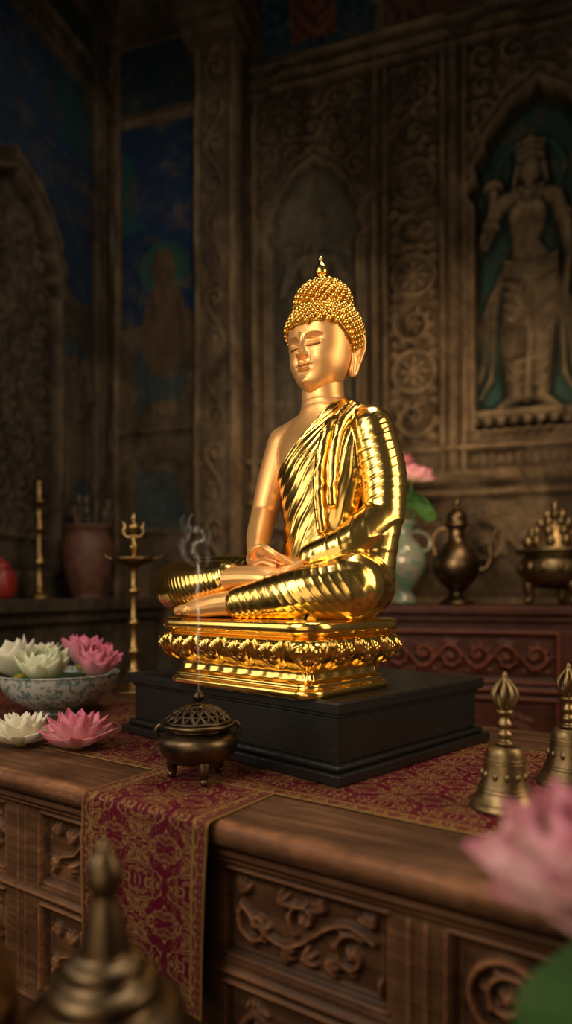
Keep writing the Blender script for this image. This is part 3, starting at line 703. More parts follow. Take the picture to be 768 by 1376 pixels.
hg.add(*tube([RW,(-.025,-.035,.276),(.012,-.048,.268)],[(.019,.017),(.027,.014),(.030,.010)],16,up=(0,-.35,1)))
hg.add(*tube([LW,(.07,-.032,.256),(.035,-.048,.248)],[(.019,.017),(.027,.014),(.030,.010)],16,up=(0,-.35,1)))
hg.add(*tube([(-.075,.012,.312),RW],[.023,.019],14)); hg.add(*tube([(.125,.02,.285),LW],[.022,.019],14))
for i,(yo,ln) in enumerate(((-.026,.042),(-.009,.050),(.008,.053),(.024,.046))):
    y=-.050+yo*.95
    hg.add(*tube([(.008,y+.002,.266+yo*.25),(.030,y,.271+yo*.25),(.045+ (ln-.042),y-.001,.268+yo*.25),(.060+(ln-.042)*1.2,y,.262+yo*.25)],[.0076,.0072,.0066,.0056],10))
    hg.add(*tube([(.038,y-.003,.245+yo*.22),(.012,y-.006,.246+yo*.22),(-.008-(ln-.042),y-.006,.249+yo*.22),(-.022-(ln-.042)*1.2,y-.004,.254+yo*.22)],[.0076,.0072,.0066,.0056],10))
hg.add(*tube([(-.032,-.045,.276),(-.012,-.066,.287),(.006,-.072,.295),(.020,-.070,.299)],[.0095,.0082,.0072,.006],10))
hg.add(*tube([(.078,-.045,.260),(.060,-.068,.278),(.042,-.073,.291),(.026,-.071,.298)],[.0095,.0082,.0072,.006],10))
hg.add(*tube([(-.075,-.102,.226),(-.045,-.112,.228),(.0,-.113,.234),(.05,-.105,.236),(.085,-.093,.234)],[(.028,.028),(.028,.027),(.027,.022),(.029,.017),(.027,.011)],16,up=(0,-.6,1)))
for i in range(5):
    y=-.117+i*.012; hg.add(*tube([(.082,y,.231+i*.004),(.103-abs(i-1)*.003,y+.004,.231+i*.004)],[.0072-.0006*i,.0062-.0006*i],8))
hg.add(*tube([(.045,-.118,.182),(.01,-.132,.180),(-.03,-.140,.177),(-.075,-.142,.172),(-.112,-.140,.169)],[(.025,.028),(.026,.028),(.026,.025),(.029,.022),(.029,.019)],16,up=(0,-.3,1)))
for i in range(5):
    y=-.166+i*.0130; z_=.160+i*.0035
    hg.add(*tube([(-.108,y,z_+.003),(-.126+i*.004,y+.001,z_+.005),(-.140+i*.0045,y+.002,z_+.002)],[.0112-.0011*i,.0100-.0010*i,.0102-.0010*i],10))
def fin(o,vox,it,name):
    mh=remesh(o,vox,it); n_=len(mh.vertices)
    for a in('robe','dark'):
        at=mh.attributes.new(a,'FLOAT','POINT'); at.data.foreach_set('value',np.zeros(n_,np.float32))
    mh.materials.clear(); mh.materials.append(gold_body); mh.polygons.foreach_set('use_smooth',np.ones(len(mh.polygons),bool))
    ob=bpy.data.objects.new(name,mh); link(ob,buddha); return ob
fin(build('tmp_h',hg,gold_body),.0011,2,'hands_and_feet')
# head (bowed slightly forward about the top of the neck)
DZ=-.010
HY=.100
zt=np.array([.640,.645,.655,.670,.690,.710,.735,.760,.785,.810,.840,.862,.873])
wt_=np.array([.003,.018,.033,.0475,.0600,.0675,.0720,.0745,.0755,.0745,.064,.041,.004])
ft_=np.array([.040,.054,.063,.069,.0715,.0725,.073,.0735,.0745,.073,.060,.038,.003])
bt_=np.array([.002,.004,.010,.025,.045,.062,.074,.080,.082,.080,.066,.042,.003])
nz_=300; zl=np.linspace(0,1,nz_); zv=.640+(.873-.640)*zl
def sp3(x,xp,fp):
    D=catmull(np.stack([xp,fp],1),10); return np.interp(x,D[:,0],D[:,1])
w_=sp3(zv,zt,wt_); f_=sp3(zv,zt,ft_); b_=sp3(zv,zt,bt_)
nph=480; a_=np.linspace(0,1,nph,endpoint=False)*2-1; phi=pi*(a_*.62+.38*a_**3)
PH,ZZ=np.meshgrid(phi,zv); Wm=w_[:,None];Fm=f_[:,None];Bm=b_[:,None]
sx=np.sin(PH); cy=np.cos(PH)
X=Wm*np.sign(sx)*np.abs(sx)**.95; Y=np.where(cy>0,-Fm*np.abs(cy)**.85,Bm*np.abs(cy))
Z=ZZ.copy()
G=lambda x0,z0,a,b: np.exp(-((X-x0)/a)**2-((Z-z0)/b)**2)
front=sm(cy,.05,.4)
nh=np.interp(Z,[.721,.7255,.730,.735,.742,.755,.770,.780,.790],[0,.008,.0180,.0190,.0155,.0100,.0052,.0025,0]); nw=np.interp(Z,[.724,.735,.76,.78],[.0085,.0075,.0055,.0075])
D=nh*np.exp(-(np.abs(X)/nw)**2.2)
for s in(-1,1):
    D+=.0070*G(s*.0100,.7300,.0050,.0048)
    D-=.0095*G(s*.026,.7640,.015,.0085); D+=.0095*G(s*.0275,.7570,.0150,.0075)
    D+=.0060*G(s*.040,.722,.022,.020)
    D-=.0020*G(s*.0200,.7045,.004,.004)
    D-=.0020*G(s*.017,.720,.004,.01)
ax=np.abs(X); bx=np.clip((ax-.007)/.040,0,1); zb=.7705+.0095*np.sin(pi*np.clip(bx*.85+.05,0,1)); inb=sm(ax,.006,.011)*(1-sm(ax,.044,.050))
D+=.0028*np.exp(-((Z-zb)/.0026)**2)*inb
ex=(ax-.0275)/.0175; ze=.7530-.0038*(1-ex**2); ine=(1-sm(np.abs(ex),.9,1.05))
D-=.0030*np.exp(-((Z-ze)/.0012)**2)*ine
ze2=.7555+.0085*(1-ex**2); D-=.0014*np.exp(-((Z-ze2)/.0013)**2)*ine
D+=.0075*np.exp(-(ax/.0155)**3)*np.exp(-((Z-(.7090-.0012*np.exp(-(X/.003)**2)))/.0030)**2)
D+=.0085*np.exp(-(ax/.0125)**3)*np.exp(-((Z-.7003)/.0038)**2)
zm=.7047+.0028*(ax/.018)**2; D-=.0040*np.exp(-((Z-zm)/.0011)**2)*(1-sm(ax,.016,.020))
D-=.0014*G(0,.716,.0028,.005); D+=.0075*G(0,.668,.015,.011); D-=.0030*G(0,.690,.012,.004)
D*=front
dark=(.85*np.exp(-((Z-(zb+.0008))/.0014)**2)*inb+1.*np.exp(-((Z-ze)/.0015)**2)*ine+.3*np.exp(-((Z-ze2)/.0009)**2)*ine+.7*np.exp(-((Z-zm)/.0011)**2)*(1-sm(ax,.016,.020)))*front
Yf=Y-D
def zc_(z): return np.where(z<.80,.80-(.80-z)*.885,z)+DZ
HP=[]
hd=Geo(); V=np.stack([X0+X,HY+Yf,zc_(Z)],-1).reshape(-1,3); hd.add(V,gridf(nz_,nph,False,True))
HP.append(build('face',hd,gold_body,buddha,attrs={'robe':np.zeros(len(V)),'dark':np.clip(dark,0,1).ravel()}))
eg=Geo()
def earz(P):
    return [(x,y,(.765-(.765-z)*.86 if z<.765 else z)) for x,y,z in P]
for s in(-1,1):
    ex=X0+s*.0735; EY=HY+.016
    eg.add(*tube(earz([(ex,EY-.006,.757),(ex+s*.006,EY-.004,.778),(ex+s*.010,EY+.010,.787),(ex+s*.012,EY+.024,.775),(ex+s*.010,EY+.026,.752),(ex+s*.006,EY+.019,.728),(ex-s*.001,EY+.014,.706),(ex-s*.006,EY+.010,.689),(ex-s*.008,EY+.002,.684),(ex-s*.006,EY-.004,.694),(ex-s*.002,EY-.003,.715),(ex,EY-.002,.735)]),[.004,.0045,.005,.005,.0048,.0048,.0055,.006,.0055,.005,.004,.004],10))
    eg.add(*tube(earz([(ex+s*.001,EY+.01,.785),(ex+s*.003,EY+.012,.745),(ex-s*.002,EY+.007,.71),(ex-s*.006,EY+.005,.688)]),[(.012,.004),(.012,.004),(.009,.005),(.006,.004)],12,up=(1,0,0)))
    eg.add(*tube([(ex+s*.004,EY+.003,.772),(ex+s*.007,EY+.013,.765),(ex+s*.006,EY+.014,.748),(ex+s*.004,EY+.006,.735)],[.003]*4,8))
oe=fin(build('tmp_e',eg,gold_body),.0012,2,'ears'); oe.location=(0,0,DZ+.002); HP.append(oe)
hc=np.array([X0,HY+.008,.790]); hr=np.array([.0855,.0915,.086])
bun=np.array([X0,HY+.008,.866]); br=np.array([.063,.063,.050])
def zcut(f): return np.interp(f,[-1,-.35,-.05,.22,.45,.6,1],[.700,.705,.745,.772,.795,.802,.808])
hg=Geo()
Vh,Qh=ell(hc,hr*.985,60,96)
f=-(Vh[:,1]-hc[1])/hr[1]
low_=Vh[:,2]<zcut(f)-.002; sc=np.where(low_,.80,1.); Vh2=hc+(Vh-hc)*sc[:,None]
Vh2[low_,2]=np.maximum(Vh2[low_,2],.70)
hg.add(Vh2,Qh); hg.add(*ell(bun,br*.98,30,48))
def fib(n):
    i=np.arange(n)+.5; ph=np.arccos(1-2*i/n); th=pi*(1+5**.5)*i
    return np.stack([np.cos(th)*np.sin(ph),np.sin(th)*np.sin(ph),np.cos(ph)],1)
bs,bq=ell((0,0,0),(1,1,1),9,12)
for (c_,r_,n_,rb) in((hc,hr,640,.0071),(bun,br,250,.0069)):
    for d in fib(n_):
        p=c_+d*r_
        f=-(p[1]-hc[1])/hr[1]
        if c_ is hc:
            if p[2]<zcut(f): continue
            if np.linalg.norm((p-bun)/br)<1.0: continue
        else:
            if np.linalg.norm((p-hc)/hr)<1.0: continue
        hg.add(p+d*.0016+bs*rb,bq)
HP.append(build('curled_hair',hg,gold_hair,buddha,loc=(0,0,DZ)))
HP.append(build('finial_jewel',lathe([(0,.914),(.013,.917),(.015,.922),(.010,.926),(.009,.929),(.0145,.934),(.0155,.942),(.013,.950),(.008,.957),(.0045,.964),(.006,.968),(.003,.973),(0,.976)],24,center=(bun[0],bun[1]),sub=3),gold_p,buddha,loc=(0,0,DZ)))
HP.append(build('urna',ell((X0,HY-.0745,.790),(.0042,.003,.0042),10,14),gold_hair,buddha,loc=(0,0,DZ)))
piv=Vector((X0,HY+.01,.68)); head=bpy.data.objects.new('head',None); link(head,buddha); head.location=piv+Vector((.003,.008,0)); head.rotation_euler=(math.radians(4.5),0,0)
for o in HP:
    o.parent=head; o.location=Vector(o.location)-piv
# ---------------------------------------------------------------- incense burner
def smoke_mat():
    m=bpy.data.materials.new('incense_smoke'); m.use_nodes=True; nt=m.node_tree; nt.nodes.clear()
    o_=nt.nodes.new('ShaderNodeOutputMaterial'); mx=nt.nodes.new('ShaderNodeMixShader'); tr=nt.nodes.new('ShaderNodeBsdfTransparent'); df=nt.nodes.new('ShaderNodeBsdfTranslucent'); df.inputs[0].default_value=(.9,.9,.95,1)
    d2=nt.nodes.new('ShaderNodeBsdfDiffuse'); d2.inputs[0].default_value=(.9,.9,.95,1); ad=nt.nodes.new('ShaderNodeAddShader'); L(nt,df.outputs[0],ad.inputs[0]); L(nt,d2.outputs[0],ad.inputs[1])
    f=noise(nt,objco(nt,(1,1,.5)),70,6,.7,1.2); a=attr(nt,'alpha').outputs['Fac']
    fr_=ramp(nt,[(.38,(.05,.05,.05)),(.66,(1,1,1))]); L(nt,f,fr_.inputs[0])
    L(nt,math_(nt,'MULTIPLY',fr_.outputs[0],a),mx.inputs[0]); L(nt,tr.outputs[0],mx.inputs[1]); L(nt,ad.outputs[0],mx.inputs[2]); L(nt,mx.outputs[0],o_.inputs['Surface']); return m
def censer():
    e=empty('bronze_incense_burner',(-.165,1.262,.8047),.2)
    g=Geo()
    g.add(*lathe([(0,.030),(.030,.030),(.052,.036),(.068,.050),(.074,.066),(.072,.080),(.060,.090),(.054,.094),(.056,.099),(.068,.101),(.071,.104),(.069,.108),(.060,.108),(.058,.104),(0,.104)],56,sub=3))
    for k in range(3):
        a=k*2*pi/3-1.45; c,s=math.cos(a),math.sin(a)
        g.add(*tube([(c*.045,s*.045,.045),(c*.052,s*.052,.025),(c*.050,s*.050,.010),(c*.054,s*.054,.0065)],[.016,.011,.007,.0075],12))
    for sg in(-1,1):
        g.add(*tube([(sg*.055,0,.097),(sg*.070,0,.104),(sg*.078,0,.095),(sg*.076,0,.084),(sg*.070,0,.078)],[.005,.0045,.0045,.004,.004],8))
    build('bowl_body',g,bronze,e)
    g=Geo(); g.add(*lathe([(.064,.108),(.066,.111),(.062,.114),(.058,.113)],48,sub=2)); g.add(*lathe([(.022,.131),(.026,.133),(.020,.136),(.014,.136),(.012,.133)],32,sub=2))
    for k in range(18):
        a=k*2*pi/18
        for sg in(-1,1):
            pts=[]
            for t in np.linspace(0,1,5):
                r=.061-.038*t; z=.112+.022*math.sin(t*pi/2); aa=a+sg*t*.45; pts.append((r*math.cos(aa),r*math.sin(aa),z))
            g.add(*tube(pts,[.0034]*5,6,sub=2))
    for rr_,zz_ in((.050,.1225),(.036,.1315)):
        t=np.linspace(0,2*pi,48,endpoint=False); g.add(*tube(np.stack([rr_*np.cos(t),rr_*np.sin(t),np.full(48,zz_)],1),[.0026]*48,6,closed=True))
    g.add(*lathe([(0,.130),(.014,.134),(.012,.138),(.006,.141),(.005,.145),(.009,.149),(.011,.154),(.009,.160),(.004,.166),(0,.168)],24,sub=3))
    build('pierced_lid',g,bronze_d,e)
    build('ash_bed',lathe([(.058,.109),(.03,.118),(0,.124)],24),simple('burnt_ash',(.01,.008,.007),.9),e)
    m=smoke_mat(); g=Geo()
    def ribbon(P,W,al,ang):
        Cc=catmull(P,10); Ww=catmull(W,10).ravel(); n=len(Cc); s=np.linspace(-1,1,13)
        T=np.gradient(Cc,axis=0); T/=np.linalg.norm(T,axis=1)[:,None]; side=np.array([math.cos(ang),math.sin(ang),0]); fw=np.array([-side[1],side[0],0])
        B=np.cross(T,fw); B/=np.linalg.norm(B,axis=1)[:,None]+1e-9
        V=Cc[:,None]+B[:,None]*(s[None,:,None]*Ww[:,None,None]); u=np.linspace(0,1,n)[:,None]
        A=(1-s[None]**2)**2*al*np.sin(pi*np.clip(u*.97+.03,0,1))**.35
        g.add(V.reshape(-1,3),gridf(n,13),alpha=A.ravel())
    for ang in(-.2,.9,1.9):
        ribbon([(0,0,.165),(.001,0,.21),(-.001,0,.26),(.001,.002,.30),(-.003,0,.345),(.001,0,.38),(-.002,0,.41)],[.002,.0035,.005,.006,.007,.008,.007],.18,ang)
        ribbon([(-.002,0,.385),(.001,0,.41),(-.010,.0,.428),(-.006,0,.444),(.010,0,.452),(.006,0,.468),(-.012,0,.470),(-.018,0,.484),(-.010,0,.50)],[.003,.008,.010,.008,.007,.008,.009,.008,.003],.10,ang)
    ribbon([(-.006,0,.40),(-.022,0,.415),(-.030,.0,.44),(-.020,0,.46),(-.030,0,.482),(-.024,0,.50)],[.003,.009,.011,.010,.009,.003],.10,-.2)
    ribbon([(.004,0,.39),(.018,0,.41),(.013,.0,.435),(.022,0,.455),(.016,0,.48)],[.003,.008,.010,.008,.003],.08,-.2)
    build('smoke_wisps',g,m,e)
censer()
def bell(loc,rz):
    e=empty('ritual_bell',loc,rz); g=Geo()
    g.add(*lathe([(0,.10),(.020,.106),(.028,.100),(.031,.088),(.033,.068),(.037,.045),(.044,.025),(.052,.012),(.056,.006),(.057,.001),(.054,0),(.050,.006),(.040,.025),(.030,.06),(.0,.09)],56,sub=3))
    for z,r in((.030,.0425),(.036,.0402),(.078,.0328),(.084,.0322),(.013,.0520)):
        t=np.linspace(0,2*pi,48,endpoint=False); g.add(*tube(np.stack([r*np.cos(t),r*np.sin(t),np.full(48,z)],1),[.0013]*48,6,closed=True))
    for k in range(12):
        a=k*pi/6; g.add(*ell((.0345*math.cos(a),.0345*math.sin(a),.057),(.0045,.0045,.007),8,10))
    g.add(*lathe([(0,.104),(.013,.107),(.014,.111),(.008,.115),(.011,.120),(.012,.126),(.008,.131),(.009,.136),(.0125,.142),(.009,.148),(.008,.155),(.013,.160),(.014,.164),(.009,.168),(.006,.172),(.0,.176)],28,sub=2))
    for k in range(8):
        a=k*pi/4; c,s=math.cos(a),math.sin(a)
        g.add(*tube([(c*.009,s*.009,.168),(c*.017,s*.017,.180),(c*.019,s*.019,.195),(c*.010,s*.010,.211),(c*.003,s*.003,.219)],[.0028,.0033,.0033,.0028,.0022],8,sub=3))
    g.add(*lathe([(0,.170),(.005,.18),(.006,.20),(.005,.215),(.004,.222),(.0035,.228),(0,.232)],14,sub=2))
    build('bell_and_vajra_handle',g,brassd,e).scale=(1,1,.955)
bell((.357,1.094,.8048),.3); bell((.520,1.235,.8048),.9)
def petal(L_,W_,e0,e1,az,cup,z0=0,r0=.0,nt=10,nsx=7):
    t=np.linspace(0,1,nt); s=np.linspace(-1,1,nsx)
    el_=e0+(e1-e0)*t; dr=np.cos(el_)*L_/(nt-1); dz=np.sin(el_)*L_/(nt-1)
    r=r0+np.concatenate([[0],np.cumsum(dr[:-1])]); z=z0+np.concatenate([[0],np.cumsum(dz[:-1])])
    w=W_*np.clip(np.sin(pi*np.clip(t*.80+.12,0,1))**.8,0,1)*np.where(t>.72,np.clip((1-t)/.28,0,1)**.65,1.)+.0004
    nx=-np.sin(el_); nzv=np.cos(el_)
    R_=r[:,None]+cup*(s[None]**2)*w[:,None]*nx[:,None]; Zz=z[:,None]+cup*(s[None]**2)*w[:,None]*nzv[:,None]; A=s[None]*w[:,None]
    x=R_*math.cos(az)-A*math.sin(az); y=R_*math.sin(az)+A*math.cos(az)
    return np.stack([x,y,Zz],-1).reshape(-1,3),gridf(nt,nsx),np.repeat(t[:,None],nsx,1).ravel()
def lotus(name,R,mat,loc,parent=None,tilt=(0,0),seed=0,layers=None):
    r=random.Random(seed); g=Geo()
    layers=layers or [(9,1.0,.05,.55,.30),(9,.98,.25,.95,.30),(8,.88,.55,1.25,.30),(7,.74,.85,1.5,.28),(5,.58,1.15,1.75,.26)]
    for li,(n,Ls,e0,e1,wf) in enumerate(layers):
        for k in range(n):
            az=2*pi*(k+.5*(li%2))/n+r.uniform(-.08,.08)
            V,Q,t=petal(R*Ls*r.uniform(.93,1.05),R*wf,e0+r.uniform(-.06,.06),e1+r.uniform(-.1,.1),az,.55,z0=R*.04,r0=R*.06)
            g.add(V,Q,tip=t)
    e=parent if parent is not None else empty(name,loc)
    o=build('petals',g,mat,e)
    o.modifiers.new('th','SOLIDIFY').thickness=R*.012; s_=o.modifiers.new('s','SUBSURF'); s_.levels=1; s_.render_levels=1
    o.rotation_euler=(tilt[0],tilt[1],0)
    c=build('seed_pod',lathe([(0,0),(R*.12,R*.01),(R*.16,R*.1),(R*.2,R*.3),(R*.16,R*.34),(0,R*.35)],20,sub=2),seedm,e); c.rotation_euler=(tilt[0],tilt[1],0)
    if parent is not None:
        o.location=loc; c.location=loc
    return e
openL=[(9,1.0,.10,.95,.25),(9,.98,.48,1.3,.25),(8,.92,.82,1.55,.24),(6,.80,1.10,1.8,.24)]
lotus('lotus_flower',.098,pet_pink,(-.472,1.515,.8035),seed=1,layers=openL)
lotus('lotus_flower',.090,pet_white,(-.610,1.545,.8035),seed=2,layers=openL)
bw=empty('porcelain_bowl_of_lotuses',(-.675,1.99,.8048))
build('bowl',lathe([(0,.008),(.060,.008),(.064,0),(.070,0),(.072,.010),(.10,.022),(.140,.052),(.165,.090),(.172,.112),(.176,.116),(.172,.118),(.165,.108),(.150,.080),(.10,.035),(0,.025)],72,sub=3),porc,bw)
build('moss_filling',lathe([(.155,.085),(.10,.105),(0,.115)],24),greenm,bw)
cup=[(8,1.0,.6,1.25,.34),(8,1.0,.85,1.5,.33),(7,.92,1.05,1.7,.30),(6,.85,1.25,1.85,.28)]
lotus('x',.125,pet_white,(-.105,-.02,.10),bw,seed=3,tilt=(.1,-.35),layers=cup)
lotus('x',.120,pet_green,(-.010,-.085,.095),bw,seed=4,tilt=(.25,0),layers=[(9,1.0,.35,1.55,.38),(9,.95,.6,1.9,.36),(8,.85,.85,2.1,.34),(7,.72,1.1,2.3,.3)])
lotus('x',.110,pet_pink,(.105,-.03,.100),bw,seed=5,tilt=(.2,.35),layers=cup)
lotus('x',.115,pet_pink,(.045,.075,.115),bw,seed=6,tilt=(-.1,.1),layers=cup)
lotus('x',.100,pet_white,(-.08,.09,.105),bw,seed=8,tilt=(-.1,-.1),layers=cup)
lp=empty('brass_oil_lamp_stand',(-.555,2.44,.8005)); g=Geo()
g.add(*lathe([(0,0),(.075,0),(.078,.008),(.060,.018),(.030,.035),(.020,.055),(.028,.070),(.018,.085),(.012,.12),(.020,.135),(.024,.15),(.014,.165),(.011,.22),(.018,.24),(.022,.255),(.012,.27),(.010,.34),(.018,.355),(.022,.37),(.012,.385),(.010,.43),(.016,.45),(.03,.46),(.062,.468),(.075,.480),(.076,.486),(.060,.478),(.012,.476),(.010,.50),(.018,.515),(.020,.53),(.010,.545),(.008,.57),(.016,.585),(.022,.60),(.014,.612),(.006,.62),(.010,.63),(.004,.645),(0,.65)],36,sub=2))
for sg in(-1,1): g.add(*tube([(0,0,.57),(sg*.02,0,.562),(sg*.036,0,.578),(sg*.032,0,.598),(sg*.038,0,.615)],[.005,.006,.007,.008,.003],8)); g.add(*tube([(sg*.07,0,.482),(sg*.10,0,.49),(sg*.105,0,.497)],[(.012,.004),(.007,.003),(.003,.002)],8,up=(0,0,1)))
build('stand',g,brass,lp)
# ---------------------------------------------------------------- left stone ledge with vessels
ledge=empty('stone_ledge')
def wallbox(name,O,D,Nn,l0,l1,n0,n1,z0,z1,mat,parent,b=.01):
    V,Q=boxg(l0,l1,n0,n1,z0,z1); V=np.array(O)+V[:,0:1]*D+V[:,1:2]*Nn+V[:,2:3]*np.array([0,0,1.])
    return bev(build(name,(V,Q),mat,parent,smooth=False,attrs={'relief':np.full(8,.5)}),b)
wallbox('ledge_top',C,DLt,NL,.08,3.0,.08,.46,1.06,1.13,stoneL,ledge,.012)
wallbox('ledge_neck',C,DLt,NL,.08,3.0,.08,.43,1.0,1.06,stoneL,ledge)
wallbox('ledge_body',C,DLt,NL,.08,3.0,.08,.40,.0,1.0,stoneL,ledge)
def put(name,x,y,z,mat,geo,rz=0):
    e=empty(name,(x,y,z),rz); build('body',geo,mat,e); return e
g=Geo(); g.add(*lathe([(0,0),(.065,0),(.068,.012),(.045,.03),(.022,.05),(.032,.07),(.018,.09),(.015,.17),(.028,.19),(.034,.21),(.020,.235),(.014,.26),(.014,.36),(.024,.38),(.030,.40),(.016,.42),(.013,.50),(.026,.52),(.040,.54),(.042,.55),(.02,.555),(.012,.58),(.016,.60),(.008,.63),(.014,.65),(0,.67)],32,sub=2))
put('brass_candlestick',-1.38,3.75,1.1305,brass,g)
g=Geo(); g.add(*lathe([(0,0),(.085,0),(.09,.02),(.13,.12),(.155,.26),(.15,.34),(.135,.38),(.14,.41),(.155,.43),(.15,.44),(.13,.42),(.11,.30),(0,.10)],48,sub=3))
pot=put('clay_offering_pot',-1.212,4.1,1.132,clay,g)
g=Geo()
for k in range(16):
    a=random.random()*6.28; r=random.random()*.07; l=random.uniform(.46,.62); tl=random.uniform(.02,.10)
    g.add(*tube([(r*math.cos(a),r*math.sin(a),.15),((r+tl)*math.cos(a),(r+tl)*math.sin(a),l)],[.007,.006],6))
    if k%2: g.add(*ell(((r+tl)*math.cos(a),(r+tl)*math.sin(a),l),(.016,.016,.03),8,10))
build('brushes',g,sticks,pot)
put('red_lacquer_jar',-1.475,3.47,1.1305,redm,lathe([(0,0),(.05,0),(.07,.03),(.078,.09),(.068,.14),(.045,.16),(.05,.17),(.035,.19),(.01,.20),(.012,.215),(0,.22)],32,sub=2))
# ---------------------------------------------------------------- right side cabinet
cab=empty('carved_side_cabinet')
wc0=1.05; wc1=3.9
wallbox('cabinet_top',C,DR,NR,wc0,wc1,.10,.86,1.055,1.10,woodred,cab,.012)
wallbox('cabinet_moulding',C,DR,NR,wc0+.02,wc1-.02,.10,.83,1.02,1.055,woodred,cab,.010)
wallbox('cabinet_body',C,DR,NR,wc0+.04,wc1-.04,.10,.79,.0,1.02,woodred,cab,.006)
ch=HM(wc0+.04,wc1-.04,.10,1.02,.006)
for k in range(3):
    a=wc0+.10+k*.92; b=a+.84; ch.B[ch.rect(a,b,.74,.97)]-=.012; ch.frame(a,b,.74,.97,.012,.016); ch.vine(a+.03,b-.03,.76,.95,6,.022)
    ch.frame(a,b,.20,.66,.012,.016); ch.vine(a+.05,b-.05,.25,.61,3,.02)
ch.stroke([(wc0,.70),(wc1,.70)],.018,.02)
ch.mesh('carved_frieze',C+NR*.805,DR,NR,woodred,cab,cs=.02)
def onR(px_k,dist):
    A=C+NR*dist; q=(px_k*A[1]-A[0])/(DR[0]-px_k*DR[1]); p=A+q*DR; return p
p=onR((613-384)/900,.45); g=Geo()
g.add(*lathe([(0,0),(.085,0),(.088,.015),(.06,.03),(.038,.05),(.035,.065),(.055,.085),(.10,.13),(.125,.19),(.118,.25),(.085,.30),(.052,.335),(.042,.37),(.044,.40),(.055,.415),(.066,.42),(.064,.43),(.052,.445),(.058,.46),(.050,.485),(.03,.505),(.014,.515),(.012,.525),(.02,.54),(.014,.56),(0,.575)],44,sub=2))
g.add(*tube([(.10,0,.18),(.15,0,.19),(.175,0,.25),(.17,0,.31),(.19,0,.37),(.205,0,.39)],[.022,.018,.014,.011,.009,.011],12))
g.add(*tube([(-.055,0,.41),(-.10,0,.40),(-.125,0,.34),(-.11,0,.26),(-.115,0,.22)],[.009,.010,.010,.009,.007],10))
put('bronze_ewer',p[0],p[1],1.1025,bronze,g,-.3)
p=onR((745-384)/900,.44); g=Geo()
g.add(*lathe([(0,.08),(.08,.085),(.14,.11),(.175,.16),(.18,.20),(.165,.235),(.15,.25),(.155,.26),(.19,.265),(.195,.28),(.185,.285),(.15,.28),(.0,.27)],56,sub=2))
for k in range(3):
    a=k*2*pi/3-1.2; c,s=math.cos(a),math.sin(a); g.add(*tube([(c*.11,s*.11,.13),(c*.13,s*.13,.09),(c*.12,s*.12,.04),(c*.13,s*.13,.024)],[.045,.032,.02,.024],12))
for k in range(14):
    a=k*2*pi/14; g.add(*ell((.17*math.cos(a),.17*math.sin(a),.19),(.02,.02,.03),8,10))
g.add(*lathe([(.15,.28),(.12,.34),(.08,.40),(.04,.44),(0,.46)],32,sub=2))
for li,(n,r,z,sz) in enumerate(((12,.125,.31,.042),(10,.10,.36,.040),(8,.065,.41,.036),(5,.035,.455,.032),(1,0,.50,.03))):
    for k in range(n):
        a=2*pi*(k+.5*li)/n; c,s=math.cos(a),math.sin(a)
        g.add(*tube([(c*r*.7,s*r*.7,z-.03),(c*r,s*r,z),(c*r*1.12,s*r*1.12,z+sz*.5),(c*r*.98,s*r*.98,z+sz*.9)],[sz*.4,sz*.6,sz*.52,sz*.25],8,sub=3))
put('bronze_tripod_censer',p[0],p[1],1.1005,brassd,g)
p=onR((540-384)/900,.42); vs=empty('flower_vase',(p[0],p[1],1.1025))
g=Geo(); g.add(*lathe([(0,0),(.075,0),(.08,.02),(.06,.05),(.055,.07),(.09,.12),(.125,.19),(.13,.25),(.11,.31),(.07,.36),(.055,.39),(.06,.42),(.085,.45),(.08,.455),(.05,.42),(0,.38)],48,sub=2))
for sg in(-1,1): g.add(*tube([(sg*.11,0,.29),(sg*.15,0,.31),(sg*.15,0,.37),(sg*.10,0,.40),(sg*.06,0,.40)],[.010]*5,8))
build('vase_body',g,porcv,vs)
lotus('x',.13,pet_palepink,(.05,-.02,.68),vs,seed=11,tilt=(.3,.2)); lotus('x',.11,pet_pink,(-.03,.03,.76),vs,seed=12,tilt=(.1,-.2))
def leafg(R,cx,cy,cz,tx,ty,wav=.06):
    th=np.linspace(0,2*pi,28,endpoint=False); rr=np.linspace(.02,1,7); Rr,Tt=np.meshgrid(rr,th,indexing='ij')
    x=Rr*np.cos(Tt)*R; y=Rr*np.sin(Tt)*R*.8; z=R*(.25*Rr**2-wav*3*Rr**2*np.sin(Tt*4)*.5)+x*tx+y*ty
    return np.stack([x+cx,y+cy,z+cz],-1).reshape(-1,3),gridf(7,28,False,True)
g=Geo(); 
for (a,b,c,r,tx,ty) in((.07,-.06,.52,.11,-.5,.9),(-.06,-.05,.54,.09,.5,.8),(.0,.06,.56,.10,0,-.3),(.10,.03,.58,.08,-.8,.2)): g.add(*leafg(r,a,b,c,tx,ty)); g.add(*tube([(0,0,.36),(a*.6,b*.6,.46),(a,b,c)],[.005]*3,6))
g.add(*tube([(0,0,.36),(.03,-.01,.5),(.05,-.02,.69)],[.006]*3,6)); g.add(*tube([(0,0,.36),(-.02,.02,.5),(-.03,.03,.77)],[.006]*3,6))
build('leaves_and_stems',g,greenm,vs)
